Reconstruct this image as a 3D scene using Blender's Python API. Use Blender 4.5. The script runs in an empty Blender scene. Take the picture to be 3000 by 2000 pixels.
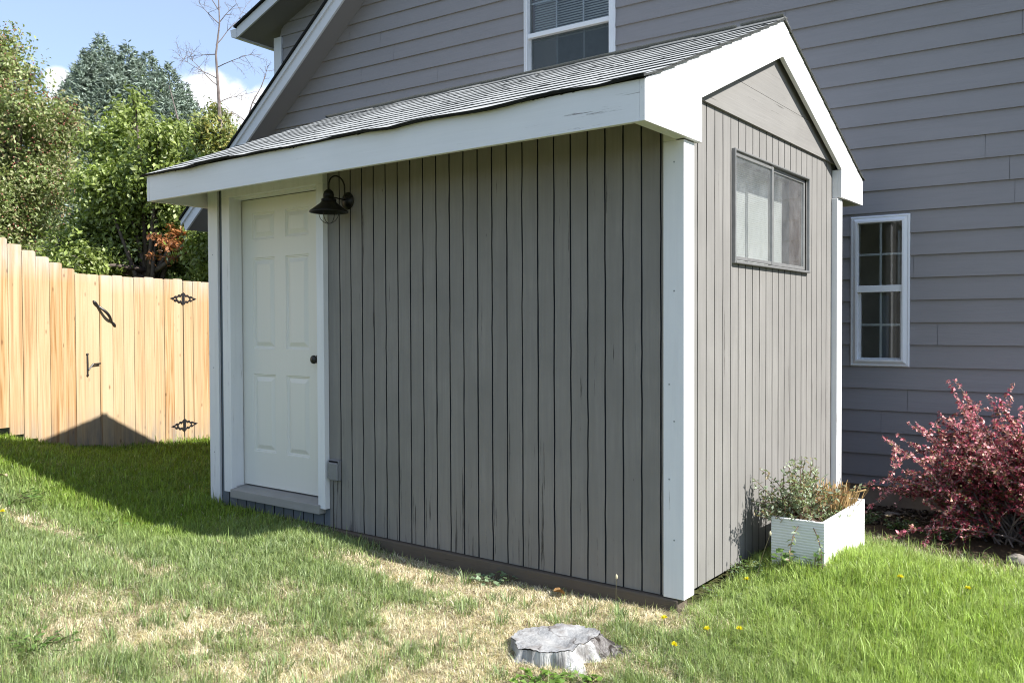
import bpy, math, random
import numpy as np
from mathutils import Vector, Matrix
random.seed(7); RNG = np.random.default_rng(7)
C = bpy.context.scene.collection
PI = math.pi

# ------------------------------------------------------------------ camera
cam = bpy.data.cameras.new("camera")
cam.sensor_width = 36.0; cam.lens = 36.0 * 1974.5 / 2352.0
cam.clip_start = 0.05; cam.clip_end = 3000
cam_o = bpy.data.objects.new("camera", cam); C.objects.link(cam_o)
cam_o.matrix_world = Matrix.Rotation(PI/2 - 0.020, 4, 'X') @ Matrix.Rotation(-0.0039, 4, 'Z')
bpy.context.scene.camera = cam_o

# ------------------------------------------------------------------ light
TH = 0.9258                                    # heading of the shed
U = np.array([-math.sin(TH), math.cos(TH)]); V = np.array([math.cos(TH), math.sin(TH)])
P0 = np.array([0.786, 3.924])
SUN_EL = math.radians(40.0)
sh = -U + 0.10 * V; sh /= np.linalg.norm(sh)
SUN = Vector((sh[0]*math.cos(SUN_EL), sh[1]*math.cos(SUN_EL), math.sin(SUN_EL)))
sun = bpy.data.lights.new("sun", 'SUN'); sun.energy = 5.0; sun.angle = math.radians(0.5); sun.color = (1.0, 0.965, 0.91)
sun_o = bpy.data.objects.new("sun", sun); C.objects.link(sun_o)
sun_o.rotation_euler = SUN.to_track_quat('Z', 'Y').to_euler(); sun_o.location = (20, -12, 20)

world = bpy.data.worlds.new("World"); bpy.context.scene.world = world; world.use_nodes = True
def build_world():
    nt = world.node_tree; n = nt.nodes; l = nt.links; n.clear()
    out = n.new('ShaderNodeOutputWorld'); bg = n.new('ShaderNodeBackground'); bg.inputs[1].default_value = 0.118
    sky = n.new('ShaderNodeTexSky'); sky.sky_type = 'NISHITA'; sky.sun_disc = False
    sky.sun_elevation = SUN_EL; sky.sun_rotation = math.atan2(SUN.x, SUN.y)
    sky.altitude = 1800; sky.air_density = 1.0; sky.dust_density = 1.6; sky.ozone_density = 1.0
    tc = n.new('ShaderNodeTexCoord')
    noise = n.new('ShaderNodeTexNoise'); noise.inputs['Scale'].default_value = 7.0; noise.inputs['Detail'].default_value = 9.0
    noise.inputs['Roughness'].default_value = 0.58
    l.new(tc.outputs['Generated'], noise.inputs['Vector'])
    spots = [((535-1176)/1974.5, (748-262)/1974.5, .050), ((478-1176)/1974.5, (748-215)/1974.5, .045), ((610-1176)/1974.5, (748-245)/1974.5, .032), ((150-1176)/1974.5, (748-190)/1974.5, .022), ((170-1176)/1974.5, (748-240)/1974.5, .03)]
    prev = None
    for sx, sz, r in spots + [(-3.0, .6, .5), (2.4, .5, .5), (.9, .7, .35)]:
        d = Vector((sx, 1, sz)).normalized()
        dist = n.new('ShaderNodeVectorMath'); dist.operation = 'DISTANCE'; dist.inputs[1].default_value = d
        l.new(tc.outputs['Generated'], dist.inputs[0])
        m = n.new('ShaderNodeMapRange'); m.inputs['From Min'].default_value = 0; m.inputs['From Max'].default_value = r*1.5
        m.inputs['To Min'].default_value = 0.42; m.inputs['To Max'].default_value = -0.35
        l.new(dist.outputs['Value'], m.inputs['Value'])
        if prev is None: prev = m.outputs[0]
        else:
            mx = n.new('ShaderNodeMath'); mx.operation = 'MAXIMUM'; l.new(prev, mx.inputs[0]); l.new(m.outputs[0], mx.inputs[1]); prev = mx.outputs[0]
    ad = n.new('ShaderNodeMath'); ad.operation = 'ADD'; l.new(prev, ad.inputs[0]); l.new(noise.outputs['Fac'], ad.inputs[1])
    mk = n.new('ShaderNodeMapRange'); mk.interpolation_type = 'SMOOTHSTEP'
    mk.inputs['From Min'].default_value = 0.54; mk.inputs['From Max'].default_value = 0.70
    l.new(ad.outputs[0], mk.inputs['Value'])
    # pale the clear sky a little (haze and thin high cloud)
    pale = n.new('ShaderNodeMixRGB'); pale.inputs[0].default_value = 0.38; pale.inputs[2].default_value = (3.3, 3.95, 5.3, 1)
    l.new(sky.outputs[0], pale.inputs[1])
    mix = n.new('ShaderNodeMixRGB'); mix.inputs[2].default_value = (5.8, 5.9, 6.1, 1)
    l.new(mk.outputs[0], mix.inputs[0]); l.new(pale.outputs[0], mix.inputs[1])
    l.new(mix.outputs[0], bg.inputs[0]); l.new(bg.outputs[0], out.inputs[0])
build_world()
vs = bpy.context.scene.view_settings
vs.view_transform = 'Standard'; vs.look = 'None'; vs.gamma = 1.0; vs.use_curve_mapping = False; vs.exposure = 1.0
bpy.context.scene.cycles.max_bounces = 8
bpy.context.scene.cycles.filter_width = 1.1

# ------------------------------------------------------------------ helpers
def setp(o, label=None, cat=None, group=None, kind=None):
    if label: o['label'] = label
    if cat: o['category'] = cat
    if group: o['group'] = group
    if kind: o['kind'] = kind
    return o
def thing(name, label, cat, loc=(0, 0, 0), rz=0, group=None):
    o = bpy.data.objects.new(name, None); C.objects.link(o); o.empty_display_size = .1
    o.location = loc; o.rotation_euler = (0, 0, rz)
    return setp(o, label, cat, group)
class MB:
    def __init__(s): s.v = []; s.f = []; s.mi = []; s.cur = 0
    def face(s, pts):
        b = len(s.v); s.v += [tuple(p) for p in pts]; s.f.append(tuple(range(b, b+len(pts)))); s.mi.append(s.cur)
    def box(s, x0, x1, y0, y1, z0, z1):
        b = len(s.v)
        s.v += [(x0,y0,z0),(x1,y0,z0),(x1,y1,z0),(x0,y1,z0),(x0,y0,z1),(x1,y0,z1),(x1,y1,z1),(x0,y1,z1)]
        for q in ((0,3,2,1),(4,5,6,7),(0,1,5,4),(1,2,6,5),(2,3,7,6),(3,0,4,7)): s.f.append(tuple(b+i for i in q)); s.mi.append(s.cur)
    def prism(s, poly, axis, a0, a1):
        # poly: 2D points; axis 'x' -> poly in (y,z); 'y' -> (x,z); 'z' -> (x,y)
        def mk(p, a): return (a, p[0], p[1]) if axis == 'x' else (p[0], a, p[1]) if axis == 'y' else (p[0], p[1], a)
        n = len(poly); b = len(s.v)
        s.v += [mk(p, a0) for p in poly] + [mk(p, a1) for p in poly]
        s.f.append(tuple(b+i for i in range(n))); s.f.append(tuple(b+n+i for i in reversed(range(n)))); s.mi += [s.cur]*2
        for i in range(n):
            j = (i+1) % n; s.f.append((b+i, b+n+i, b+n+j, b+j)); s.mi.append(s.cur)
    def tube(s, pts, rad, n=8, caps=True):
        pts = [Vector(p) for p in pts]; m = len(pts)
        if not hasattr(rad, '__len__'): rad = [rad]*m
        b = len(s.v); ref = None
        for i, p in enumerate(pts):
            t = (pts[min(i+1, m-1)] - pts[max(i-1, 0)]).normalized()
            if ref is None: ref = Vector((0, 0, 1)) if abs(t.z) < .9 else Vector((1, 0, 0))
            a = t.cross(ref).normalized(); c = a.cross(t).normalized(); ref = c
            for k in range(n):
                an = 2*PI*k/n; s.v.append(tuple(p + (a*math.cos(an) + c*math.sin(an))*rad[i]))
        for i in range(m-1):
            for k in range(n):
                k2 = (k+1) % n
                s.f.append((b+i*n+k, b+i*n+k2, b+(i+1)*n+k2, b+(i+1)*n+k)); s.mi.append(s.cur)
        if caps:
            s.f.append(tuple(b+k for k in reversed(range(n)))); s.f.append(tuple(b+(m-1)*n+k for k in range(n))); s.mi += [s.cur]*2
    def lathe(s, prof, c, n=24):   # prof list of (r,z)
        b = len(s.v)
        for r, z in prof:
            for k in range(n):
                an = 2*PI*k/n; s.v.append((c[0]+r*math.cos(an), c[1]+r*math.sin(an), c[2]+z))
        for i in range(len(prof)-1):
            for k in range(n):
                k2 = (k+1) % n; s.f.append((b+i*n+k, b+i*n+k2, b+(i+1)*n+k2, b+(i+1)*n+k)); s.mi.append(s.cur)
    def build(s, name, mats, parent=None, smooth=False, bevel=0, fix=True):
        me = bpy.data.meshes.new(name); me.from_pydata(s.v, [], s.f)
        mats = mats if isinstance(mats, (list, tuple)) else [mats]
        for m in mats: me.materials.append(m)
        me.polygons.foreach_set('material_index', s.mi)
        if smooth: me.polygons.foreach_set('use_smooth', [True]*len(s.f))
        me.update()
        if fix:
            import bmesh
            bm = bmesh.new(); bm.from_mesh(me); bmesh.ops.recalc_face_normals(bm, faces=bm.faces); bm.to_mesh(me); bm.free()
        o = bpy.data.objects.new(name, me); C.objects.link(o)
        if parent: o.parent = parent
        if bevel:
            b = o.modifiers.new('bevel', 'BEVEL'); b.width = bevel; b.segments = 2; b.limit_method = 'ANGLE'
        return o
def np_obj(name, v, f, mat, parent=None, cols=None, smooth=False):
    """v (N,3), f (M,k) uniform polygons"""
    me = bpy.data.meshes.new(name); k = f.shape[1]
    me.vertices.add(len(v)); me.vertices.foreach_set('co', np.ascontiguousarray(v, dtype=np.float32).ravel())
    me.loops.add(f.size); me.loops.foreach_set('vertex_index', np.ascontiguousarray(f, dtype=np.int32).ravel())
    me.polygons.add(len(f)); me.polygons.foreach_set('loop_start', np.arange(0, f.size, k, dtype=np.int32))
    try: me.polygons.foreach_set('loop_total', np.full(len(f), k, dtype=np.int32))
    except Exception: pass
    if smooth: me.polygons.foreach_set('use_smooth', np.ones(len(f), dtype=bool))
    me.update(calc_edges=True)
    if cols is not None:
        a = me.attributes.new('col', 'FLOAT_COLOR', 'POINT')
        c4 = np.ones((len(v), 4), dtype=np.float32); c4[:, :3] = cols; a.data.foreach_set('color', c4.ravel())
    me.materials.append(mat)
    o = bpy.data.objects.new(name, me); C.objects.link(o)
    if parent: o.parent = parent
    return o

# ------------------------------------------------------------------ materials
class NB:
    def __init__(s, name):
        s.m = bpy.data.materials.new(name); s.m.use_nodes = True; s.nt = s.m.node_tree; s.n = s.nt.nodes; s.l = s.nt.links
        s.p = s.n['Principled BSDF']; s.out = s.n['Material Output']; s.tc = s.n.new('ShaderNodeTexCoord')
    def mapping(s, scale, rot=(0, 0, 0)):
        m = s.n.new('ShaderNodeMapping'); m.inputs['Scale'].default_value = scale; m.inputs['Rotation'].default_value = rot
        s.l.new(s.tc.outputs['Object'], m.inputs['Vector']); return m.outputs[0]
    def noise(s, scale=(1, 1, 1), sc=5, det=4, rough=.55, dist=0):
        t = s.n.new('ShaderNodeTexNoise'); t.inputs['Scale'].default_value = sc; t.inputs['Detail'].default_value = det
        t.inputs['Roughness'].default_value = rough; t.inputs['Distortion'].default_value = dist
        s.l.new(s.mapping(scale), t.inputs['Vector']); return t.outputs['Fac']
    def rng(s, v, a, b, c=0., d=1., smooth=False):
        m = s.n.new('ShaderNodeMapRange'); m.inputs[1].default_value = a; m.inputs[2].default_value = b; m.inputs[3].default_value = c; m.inputs[4].default_value = d
        if smooth: m.interpolation_type = 'SMOOTHSTEP'
        s.l.new(v, m.inputs[0]); return m.outputs[0]
    def math(s, op, a, b):
        m = s.n.new('ShaderNodeMath'); m.operation = op
        for i, x in enumerate((a, b)):
            if isinstance(x, (int, float)): m.inputs[i].default_value = x
            else: s.l.new(x, m.inputs[i])
        return m.outputs[0]
    def mix(s, fac, a, b, mode='MIX'):
        m = s.n.new('ShaderNodeMixRGB'); m.blend_type = mode
        for i, x in enumerate((fac, a, b)):
            if isinstance(x, (int, float)): m.inputs[i].default_value = x
            elif isinstance(x, tuple): m.inputs[i].default_value = (*x, 1)
            else: s.l.new(x, m.inputs[i])
        return m.outputs[0]
    def col(s, c):
        if isinstance(c, tuple): s.p.inputs['Base Color'].default_value = (*c, 1)
        else: s.l.new(c, s.p.inputs['Base Color'])
    def bump(s, h, strength=.3, dist=.004):
        b = s.n.new('ShaderNodeBump'); b.inputs['Strength'].default_value = strength; b.inputs['Distance'].default_value = dist
        s.l.new(h, b.inputs['Height']); s.l.new(b.outputs[0], s.p.inputs['Normal'])
    def rough(s, r, spec=.3):
        s.p.inputs['Roughness'].default_value = r; s.p.inputs['Specular IOR Level'].default_value = spec
    def sep(s):
        x = s.n.new('ShaderNodeSeparateXYZ'); s.l.new(s.tc.outputs['Object'], x.inputs[0]); return x.outputs

def painted_wood(name, col, grain='z', dirt=.12, crack=.0, rough=.6, bump=.25, crackcol=(.05, .045, .04), wearz=None):
    b = NB(name)
    g = {'z': (45, 45, 2.2), 'x': (2.2, 45, 45), 'y': (45, 2.2, 45)}[grain]
    g2 = {'z': (120, 120, 2.5), 'x': (2.5, 120, 120), 'y': (120, 2.5, 120)}[grain]
    grain_n = b.noise(g, 1.0, 6, .6, .4); fine = b.noise(g2, 1.0, 3, .5); blot = b.noise((1, 1, 1), 3.0, 5, .6)
    c = b.mix(b.rng(blot, .3, .75, 0, dirt), col, tuple(x*.62 for x in col))
    c = b.mix(b.rng(grain_n, .35, .7, 0, dirt*1.2), c, tuple(x*.75 for x in col))
    if crack:
        ck = b.noise({'z': (38, 38, 1.1), 'x': (1.1, 38, 38), 'y': (38, 1.1, 38)}[grain], 1.0, 7, .72, .2)
        big = b.noise((1, 1, 1), 1.6, 3, .6)
        th = b.rng(big, .3, .7, .70, .60)
        if wearz:
            z = b.sep()[2]; th = b.math('SUBTRACT', th, b.rng(z, wearz[0], wearz[1], .07, 0.0))
        m = b.math('MULTIPLY', b.rng(b.math('SUBTRACT', ck, th), 0, .03), crack)
        c = b.mix(m, c, crackcol)
    if crack >= .9:
        kn = b.noise({'z': (1, 1, .35), 'x': (.35, 1, 1), 'y': (1, .35, 1)}[grain], 13, 6, .75); c = b.mix(b.math('MULTIPLY', b.rng(kn, .70, .74), .8), c, crackcol)
        st = b.noise({'z': (1, 1, .12), 'x': (.12, 1, 1), 'y': (1, .12, 1)}[grain], 7, 5, .6); c = b.mix(b.rng(st, .5, .75, 0, .45), c, tuple(x*.70 for x in col))
    b.col(c); b.rough(rough, .25)
    b.bump(b.math('ADD', b.math('MULTIPLY', grain_n, .7), b.math('MULTIPLY', fine, .5)), bump, .003)
    return b.m

M = {}
M['siding'] = painted_wood('siding_paint_shade_side', (.254, .238, .217), 'z', .60, 1.0, .75, .5, wearz=(.0, .9))  # same paint as the gable, colour lifted and warmed for the shaded front
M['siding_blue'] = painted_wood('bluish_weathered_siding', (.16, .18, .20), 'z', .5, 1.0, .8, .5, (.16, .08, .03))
M['groove_gable'] = painted_wood('groove_shade_black', (.010, .010, .010), 'z', .3)  # groove shade put into the colour, since sun reaches into the grooves
M['siding_gable'] = painted_wood('siding_paint_sun_side', (.234, .226, .214), 'z', .55, .95, .75, .6)  # same paint as the front, colour kept lower for the sunlit gable
M['groove'] = painted_wood('groove_dark', (.030, .036, .042), 'z', .3)
M['gable_panel'] = painted_wood('gable_panel_paint', (.234, .226, .214), 'y', .3, .9, .75, .5)
M['white'] = painted_wood('white_trim_z', (.75, .755, .76), 'z', .16, 1.0, .55, .28, (.28, .27, .25))
M['white_x'] = painted_wood('white_trim_x', (.73, .74, .755), 'x', .14, .8, .55, .28, (.16, .15, .14))
M['white_y'] = painted_wood('white_trim_y', (.74, .74, .74), 'y', .10, .6, .55, .28, (.3, .3, .28))
M['soffit'] = painted_wood('soffit_paint', (.62, .61, .56), 'x', .15)
M['door'] = painted_wood('door_paint', (.73, .71, .645), 'z', .05, 0, .4, .03)
M['sill'] = painted_wood('worn_sill_paint', (.38, .37, .34), 'x', .9, .9, .7, .4, (.18, .16, .13))
M['skid'] = painted_wood('weathered_timber', (.145, .118, .09), 'x', 1.0, 1.0, .9, 1.0, (.03, .024, .018))
M['house_trim'] = painted_wood('house_trim_paint', (.60, .62, .655), 'x', .05, 0, .5, .1)
M['house_soffit'] = painted_wood('house_soffit_paint', (.235, .228, .236), 'x', .08, 0, .7, .1)

def house_siding():
    b = NB('house_lap_paint'); base = (.250, .241, .249)
    g = b.noise((1.2, 40, 26), 1.0, 7, .62, 1.6); big = b.noise((.7, 1, 1.2), 1.4, 5, .6)
    swirl = b.noise((5, 5, 38), 1.0, 4, .6, 2.5)
    c = b.mix(b.rng(big, .3, .7, 0, .5), base, (.210, .203, .210))
    c = b.mix(b.rng(g, .45, .75, 0, .3), c, (.19, .18, .185))
    b.col(c); b.rough(.6, .3); b.bump(b.math('ADD', g, b.math('MULTIPLY', swirl, .8)), .45, .003)
    return b.m
M['house'] = house_siding()
def shingle():
    b = NB('asphalt_shingle')
    g = b.noise((1, 1, 1), 260, 2, .6); m_ = b.noise((1, 1, 1), 5, 4, .6); f2 = b.noise((1, 1, 1), 70, 3, .6)
    brick = b.n.new('ShaderNodeTexBrick'); brick.inputs['Scale'].default_value = 1.0
    c = b.mix(b.rng(g, .35, .65), (.26, .27, .265), (.60, .61, .60))
    c = b.mix(b.rng(m_, .35, .7, 0, .5), c, (.44, .455, .44))
    c = b.mix(b.rng(f2, .5, .7, 0, .4), c, (.22, .23, .22))
    b.n.remove(brick)
    b.col(c); b.rough(.95, .1); b.bump(g, .6, .002)
    return b.m
M['shingle'] = shingle()
def simple(name, c, rough=.5, metal=0, spec=.5, var=.15, sc=12, bump=0):
    b = NB(name); n = b.noise((1, 1, 1), sc, 4, .6)
    b.col(b.mix(b.rng(n, .3, .7, 0, 1), c, tuple(x*(1-var) for x in c))); b.rough(rough, spec); b.p.inputs['Metallic'].default_value = metal
    if bump: b.bump(n, bump, .004)
    return b.m
M['black_metal'] = simple('black_iron', (.012, .011, .010), .45, 0, .5, .4, 60, .2)
M['black_metal_gate'] = simple('gate_iron', (.02, .02, .022), .35, 0, .6, .4, 60, .2)
M['bronze'] = simple('dark_bronze', (.030, .028, .024), .38, .6, .5, .6, 30, .2)
M['shingle_edge'] = simple('shingle_cut_edge', (.085, .09, .088), .95, 0, .1, .7, 120, .8)
M['alu'] = simple('mill_aluminium', (.30, .30, .295), .45, .5, .5, .2, 20)
M['ridge'] = simple('ridge_shingle', (.22, .225, .22), .95, 0, .1, .5, 90, .8)
M['tar'] = simple('tar_edge', (.012, .014, .013), .8, 0, .2, .5, 90, .8)
M['vinyl'] = simple('white_vinyl', (.70, .72, .75), .35, 0, .5, .06, 6)
M['vinyl_dirty'] = simple('white_vinyl_inner', (.55, .57, .59), .4, 0, .5, .15, 12)
M['concrete'] = simple('foundation_concrete', (.40, .32, .25), .9, 0, .2, .40, 5, .8)
M['outlet'] = simple('outlet_paint', (.21, .21, .22), .4, 0, .4, .1, 20)
M['dark'] = simple('dark_void', (.012, .012, .013), .9, 0, .1)
M['blind'] = simple('blind_slats', (.78, .80, .76), .6, 0, .3, .08, 20)
M['room'] = simple('garage_drywall', (.84, .80, .68), .9, 0, .1, .25, 3)
M['brown'] = painted_wood('inner_stud', (.25, .13, .08), 'z', .6, .6)
M['screen'] = simple('insect_screen', (.035, .045, .055), .7, 0, .2, .4, 200)
M['dusty'] = simple('dust', (.34, .36, .36), .9, 0, .1, .3, 14)
def glass(name, gloss=.9, dust=.0, tint=(.80, .83, .83)):
    b = NB(name); b.n.remove(b.p)
    t = b.n.new('ShaderNodeBsdfTransparent'); t.inputs[0].default_value = (*tint, 1)
    g = b.n.new('ShaderNodeBsdfGlossy'); g.inputs['Roughness'].default_value = .03; g.inputs[0].default_value = (.9, .92, .95, 1)
    fr = b.n.new('ShaderNodeFresnel'); fr.inputs[0].default_value = 1.52
    geo = b.n.new('ShaderNodeNewGeometry')
    mx = b.n.new('ShaderNodeMixShader')
    fac = b.math('MULTIPLY', fr.outputs[0], gloss)
    b.l.new(fac, mx.inputs[0]); b.l.new(t.outputs[0], mx.inputs[1]); b.l.new(g.outputs[0], mx.inputs[2])
    res = mx.outputs[0]
    if dust:
        d = b.n.new('ShaderNodeBsdfDiffuse'); d.inputs[0].default_value = (.55, .56, .56, 1)
        nz = b.noise((1, 1, 1), 7, 7, .7); m2 = b.n.new('ShaderNodeMixShader')
        b.l.new(b.rng(nz, .3, .8, dust*.35, dust*1.3), m2.inputs[0]); b.l.new(res, m2.inputs[1]); b.l.new(d.outputs[0], m2.inputs[2]); res = m2.outputs[0]
    b.l.new(res, b.out.inputs[0]); return b.m
M['glass'] = glass('window_glass', 1.4)
M['glass_dusty'] = glass('dusty_glass', 1.5, .16, (.85, .87, .87))

def cedar():
    b = NB('fence_cedar')
    at = b.n.new('ShaderNodeAttribute'); at.attribute_name = 'col'
    v = b.n.new('ShaderNodeVectorMath'); v.operation = 'ADD'
    sc = b.n.new('ShaderNodeVectorMath'); sc.operation = 'SCALE'; sc.inputs[3].default_value = 9.0
    b.l.new(at.outputs['Vector'], sc.inputs[0]); b.l.new(b.tc.outputs['Object'], v.inputs[0]); b.l.new(sc.outputs[0], v.inputs[1])
    mp = b.n.new('ShaderNodeMapping'); mp.inputs['Scale'].default_value = (26, 26, .8); b.l.new(v.outputs[0], mp.inputs[0])
    w = b.n.new('ShaderNodeTexNoise'); w.inputs['Scale'].default_value = 1.3; w.inputs['Detail'].default_value = 4; w.inputs['Distortion'].default_value = 1.2
    b.l.new(mp.outputs[0], w.inputs[0])
    mp2 = b.n.new('ShaderNodeMapping'); mp2.inputs['Scale'].default_value = (90, 90, 2); b.l.new(v.outputs[0], mp2.inputs[0])
    f = b.n.new('ShaderNodeTexNoise'); f.inputs['Scale'].default_value = 1.0; f.inputs['Detail'].default_value = 4; b.l.new(mp2.outputs[0], f.inputs[0])
    kn = b.n.new('ShaderNodeTexVoronoi'); kn.inputs['Scale'].default_value = 1.0
    mp3 = b.n.new('ShaderNodeMapping'); mp3.inputs['Scale'].default_value = (9, 9, 4.2); b.l.new(v.outputs[0], mp3.inputs[0]); b.l.new(mp3.outputs[0], kn.inputs[0])
    ramp = b.n.new('ShaderNodeValToRGB'); cr = ramp.color_ramp
    cr.elements[0].position = .30; cr.elements[0].color = (.27, .13, .042, 1); cr.elements[1].position = .62; cr.elements[1].color = (.49, .355, .20, 1)
    e = cr.elements.new(.45); e.color = (.40, .25, .115, 1)
    b.l.new(w.outputs[0], ramp.inputs[0])
    c = b.mix(b.rng(f.outputs[0], .35, .7, 0, .35), ramp.outputs[0], (.30, .185, .10))
    c = b.mix(b.rng(kn.outputs['Distance'], .05, .12, .9, 0), c, (.15, .075, .03))
    # per board tone
    c = b.mix(b.rng(at.outputs['Fac'], .3, .7, 0, .75), c, (.50, .39, .25))
    kn2 = b.n.new('ShaderNodeTexVoronoi'); kn2.inputs['Scale'].default_value = 1.0; mp4 = b.n.new('ShaderNodeMapping'); mp4.inputs['Scale'].default_value = (7, 7, 3.1); mp4.inputs['Location'].default_value = (3.3, 1.7, 5.1); b.l.new(v.outputs[0], mp4.inputs[0]); b.l.new(mp4.outputs[0], kn2.inputs[0])
    c = b.mix(b.rng(kn2.outputs['Distance'], .03, .10, .8, 0), c, (.16, .08, .035))
    # grey weathering at the board feet and tops
    z = b.sep()[2]
    wn = b.noise((14, 14, 2.0), 1.0, 5, .7)
    foot = b.math('MULTIPLY', b.rng(z, .42, .02), b.rng(wn, .38, .60))
    c = b.mix(b.math('MULTIPLY', foot, .8), c, (.20, .185, .17))
    top = b.math('MULTIPLY', b.rng(z, 1.62, 1.82), b.rng(wn, .3, .65))
    c = b.mix(b.math('MULTIPLY', top, .55), c, (.46, .45, .44))
    b.col(c); b.rough(.75, .2); b.bump(f.outputs[0], .3, .003)
    return b.m
M['cedar'] = cedar()

def foliage(name, rough=.5, trans=.35, tcol=1.25, spec=.35, blue=.6):
    b = NB(name)
    at = b.n.new('ShaderNodeAttribute'); at.attribute_name = 'col'
    b.l.new(at.outputs['Color'], b.p.inputs['Base Color']); b.rough(rough, spec)
    tr = b.n.new('ShaderNodeBsdfTranslucent')
    m = b.mix(1.0, at.outputs['Color'], (tcol, tcol*1.05 if blue < .9 else tcol*.8, tcol*blue), 'MULTIPLY'); b.l.new(m, tr.inputs[0])
    mx = b.n.new('ShaderNodeMixShader'); mx.inputs[0].default_value = trans
    b.l.new(b.p.outputs[0], mx.inputs[1]); b.l.new(tr.outputs[0], mx.inputs[2]); b.l.new(mx.outputs[0], b.out.inputs[0])
    return b.m
M['leaf'] = foliage('leaf', .38, .38)
M['needle'] = foliage('needle', .6, .12)
M['grass'] = foliage('grass_blade', .42, .35, 1.3, .35)
M['redleaf'] = foliage('barberry_leaf', .4, .25, 1.2, .35, .95)
M['petal'] = foliage('petal', .6, .3)
M['bark'] = simple('bark', (.16, .13, .11), .9, 0, .1, .6, 14, .8)
M['greybark'] = simple('pale_dead_bark', (.24, .20, .185), .9, 0, .1, .5, 14, .5)

# ------------------------------------------------------------------ terrain
CP = np.array([(-4.0,6.68,-1.02),(-3.2,6.06,-1.15),(-2.7,5.7,-1.21),(-2.1,5.24,-1.27),(-1.5,4.8,-1.24),(-1.25,4.95,-1.25),
 (-4.65,7.93,-1.04),(-4.4,8.42,-1.19),(-4.2,8.8,-1.25),(-3.7,9.8,-1.31),(-2.17,6.14,-1.265),(-1.62,5.55,-1.285),(.79,3.92,-1.335),(-.3,4.65,-1.362),(-.9,5.1,-1.335),
 (1.57,4.3,-1.245),(2.0,4.9,-1.285),(1.1,4.3,-1.34),(2.72,6.57,-1.41),(4.5,5.4,-1.42),(3.2,5.2,-1.385),(2.4,4.9,-1.36),(1.5,3.2,-1.39),(0,3.2,-1.375),(.2,3.5,-1.335),
 (-1.7,3.1,-1.27),(-2.5,4.2,-1.14),(-3.6,5.2,-1.0),(-4.6,6.4,-.86),(2.8,3.2,-1.42),(0.,0.,-1.5),(-3,0,-1.2),(3,0,-1.55),(-7,5,-.45),(-6,9,-.7),(-2,12,-1.4),(0,8,-1.38),(-.5,6.5,-1.36),
 (6,3,-1.5),(8,0,-1.6),(-5,13,-1.2)])
def _U(r2): return np.where(r2 > 1e-12, r2*np.log(r2+1e-12), 0)
def _tps():
    n = len(CP); X = CP[:, :2]
    K = _U(((X[:, None]-X[None])**2).sum(-1)) + np.eye(n)*.02
    Pm = np.hstack([np.ones((n, 1)), X]); A = np.zeros((n+3, n+3)); A[:n, :n] = K; A[:n, n:] = Pm; A[n:, :n] = Pm.T
    return np.linalg.solve(A, np.concatenate([CP[:, 2], np.zeros(3)]))
TW = _tps()
def tz(x, y):
    x = np.atleast_1d(np.asarray(x, float)); y = np.atleast_1d(np.asarray(y, float))
    xc = np.clip(x, -8, 9); yc = np.clip(y, -1, 14); out = np.zeros(x.shape)
    flat = np.stack([xc.ravel(), yc.ravel()], 1); res = np.zeros(len(flat)); n = len(CP)
    for i in range(0, len(flat), 50000):
        f = flat[i:i+50000]
        res[i:i+50000] = _U(((f[:, None]-CP[None, :, :2])**2).sum(-1)) @ TW[:n] + TW[n] + f @ TW[n+1:]
    res = np.clip(res, -1.65, -.3)
    far = np.clip((np.hypot(x.ravel(), y.ravel()-4) - 9)/12, 0, 1); res = res*(1-far) + (-1.3)*far
    return res.reshape(x.shape)
def gz(x, y): return float(tz(x, y)[0])

def vnoise(x, y, s, seed=0):
    """smooth value noise on arrays"""
    r = np.random.default_rng(seed); G = r.random((64, 64))
    fx = x*s+100; fy = y*s+100; ix = np.floor(fx).astype(int); iy = np.floor(fy).astype(int); u = fx-ix; v = fy-iy
    u = u*u*(3-2*u); v = v*v*(3-2*v); g = lambda a, b: G[a % 64, b % 64]
    return (g(ix, iy)*(1-u)+g(ix+1, iy)*u)*(1-v)+(g(ix, iy+1)*(1-u)+g(ix+1, iy+1)*u)*v
def fbm(x, y, s, seed=0): return (vnoise(x, y, s, seed)+.5*vnoise(x, y, s*2.1, seed+1)+.25*vnoise(x, y, s*4.3, seed+2))/1.75

HTH = .975; HR = np.array([math.sin(HTH), -math.cos(HTH)]); HN = np.array([math.cos(HTH), math.sin(HTH)])   # along wall, into house
HO = np.array([2.61875, 6.64117])
def hcoord(x, y):
    dx = x-HO[0]; dy = y-HO[1]; return dx*HR[0]+dy*HR[1], dx*HN[0]+dy*HN[1]
def scoord(x, y):
    dx = x-P0[0]; dy = y-P0[1]; return dx*U[0]+dy*U[1], dx*V[0]+dy*V[1]      # a (left), b (deep)
DRY = [((-.25, 4.45), (1.15, .30), -.60, 1.0), ((.35, 4.03), (.55, .22), -.6, .9), ((-.05, 3.62), (.75, .33), -.5, .85), ((-1.1, 3.5), (1.0, .38), -.2, .72),
       ((-2.6, 4.95), (.55, .16), -.5, .85), ((-1.9, 4.45), (.8, .16), -.6, .62), ((-.9, 4.0), (.7, .2), -.4, .55), ((-.5, 3.2), (1.2, .3), 0, .75), ((.86, 3.78), (.16, .12), 0, .6)]
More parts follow.
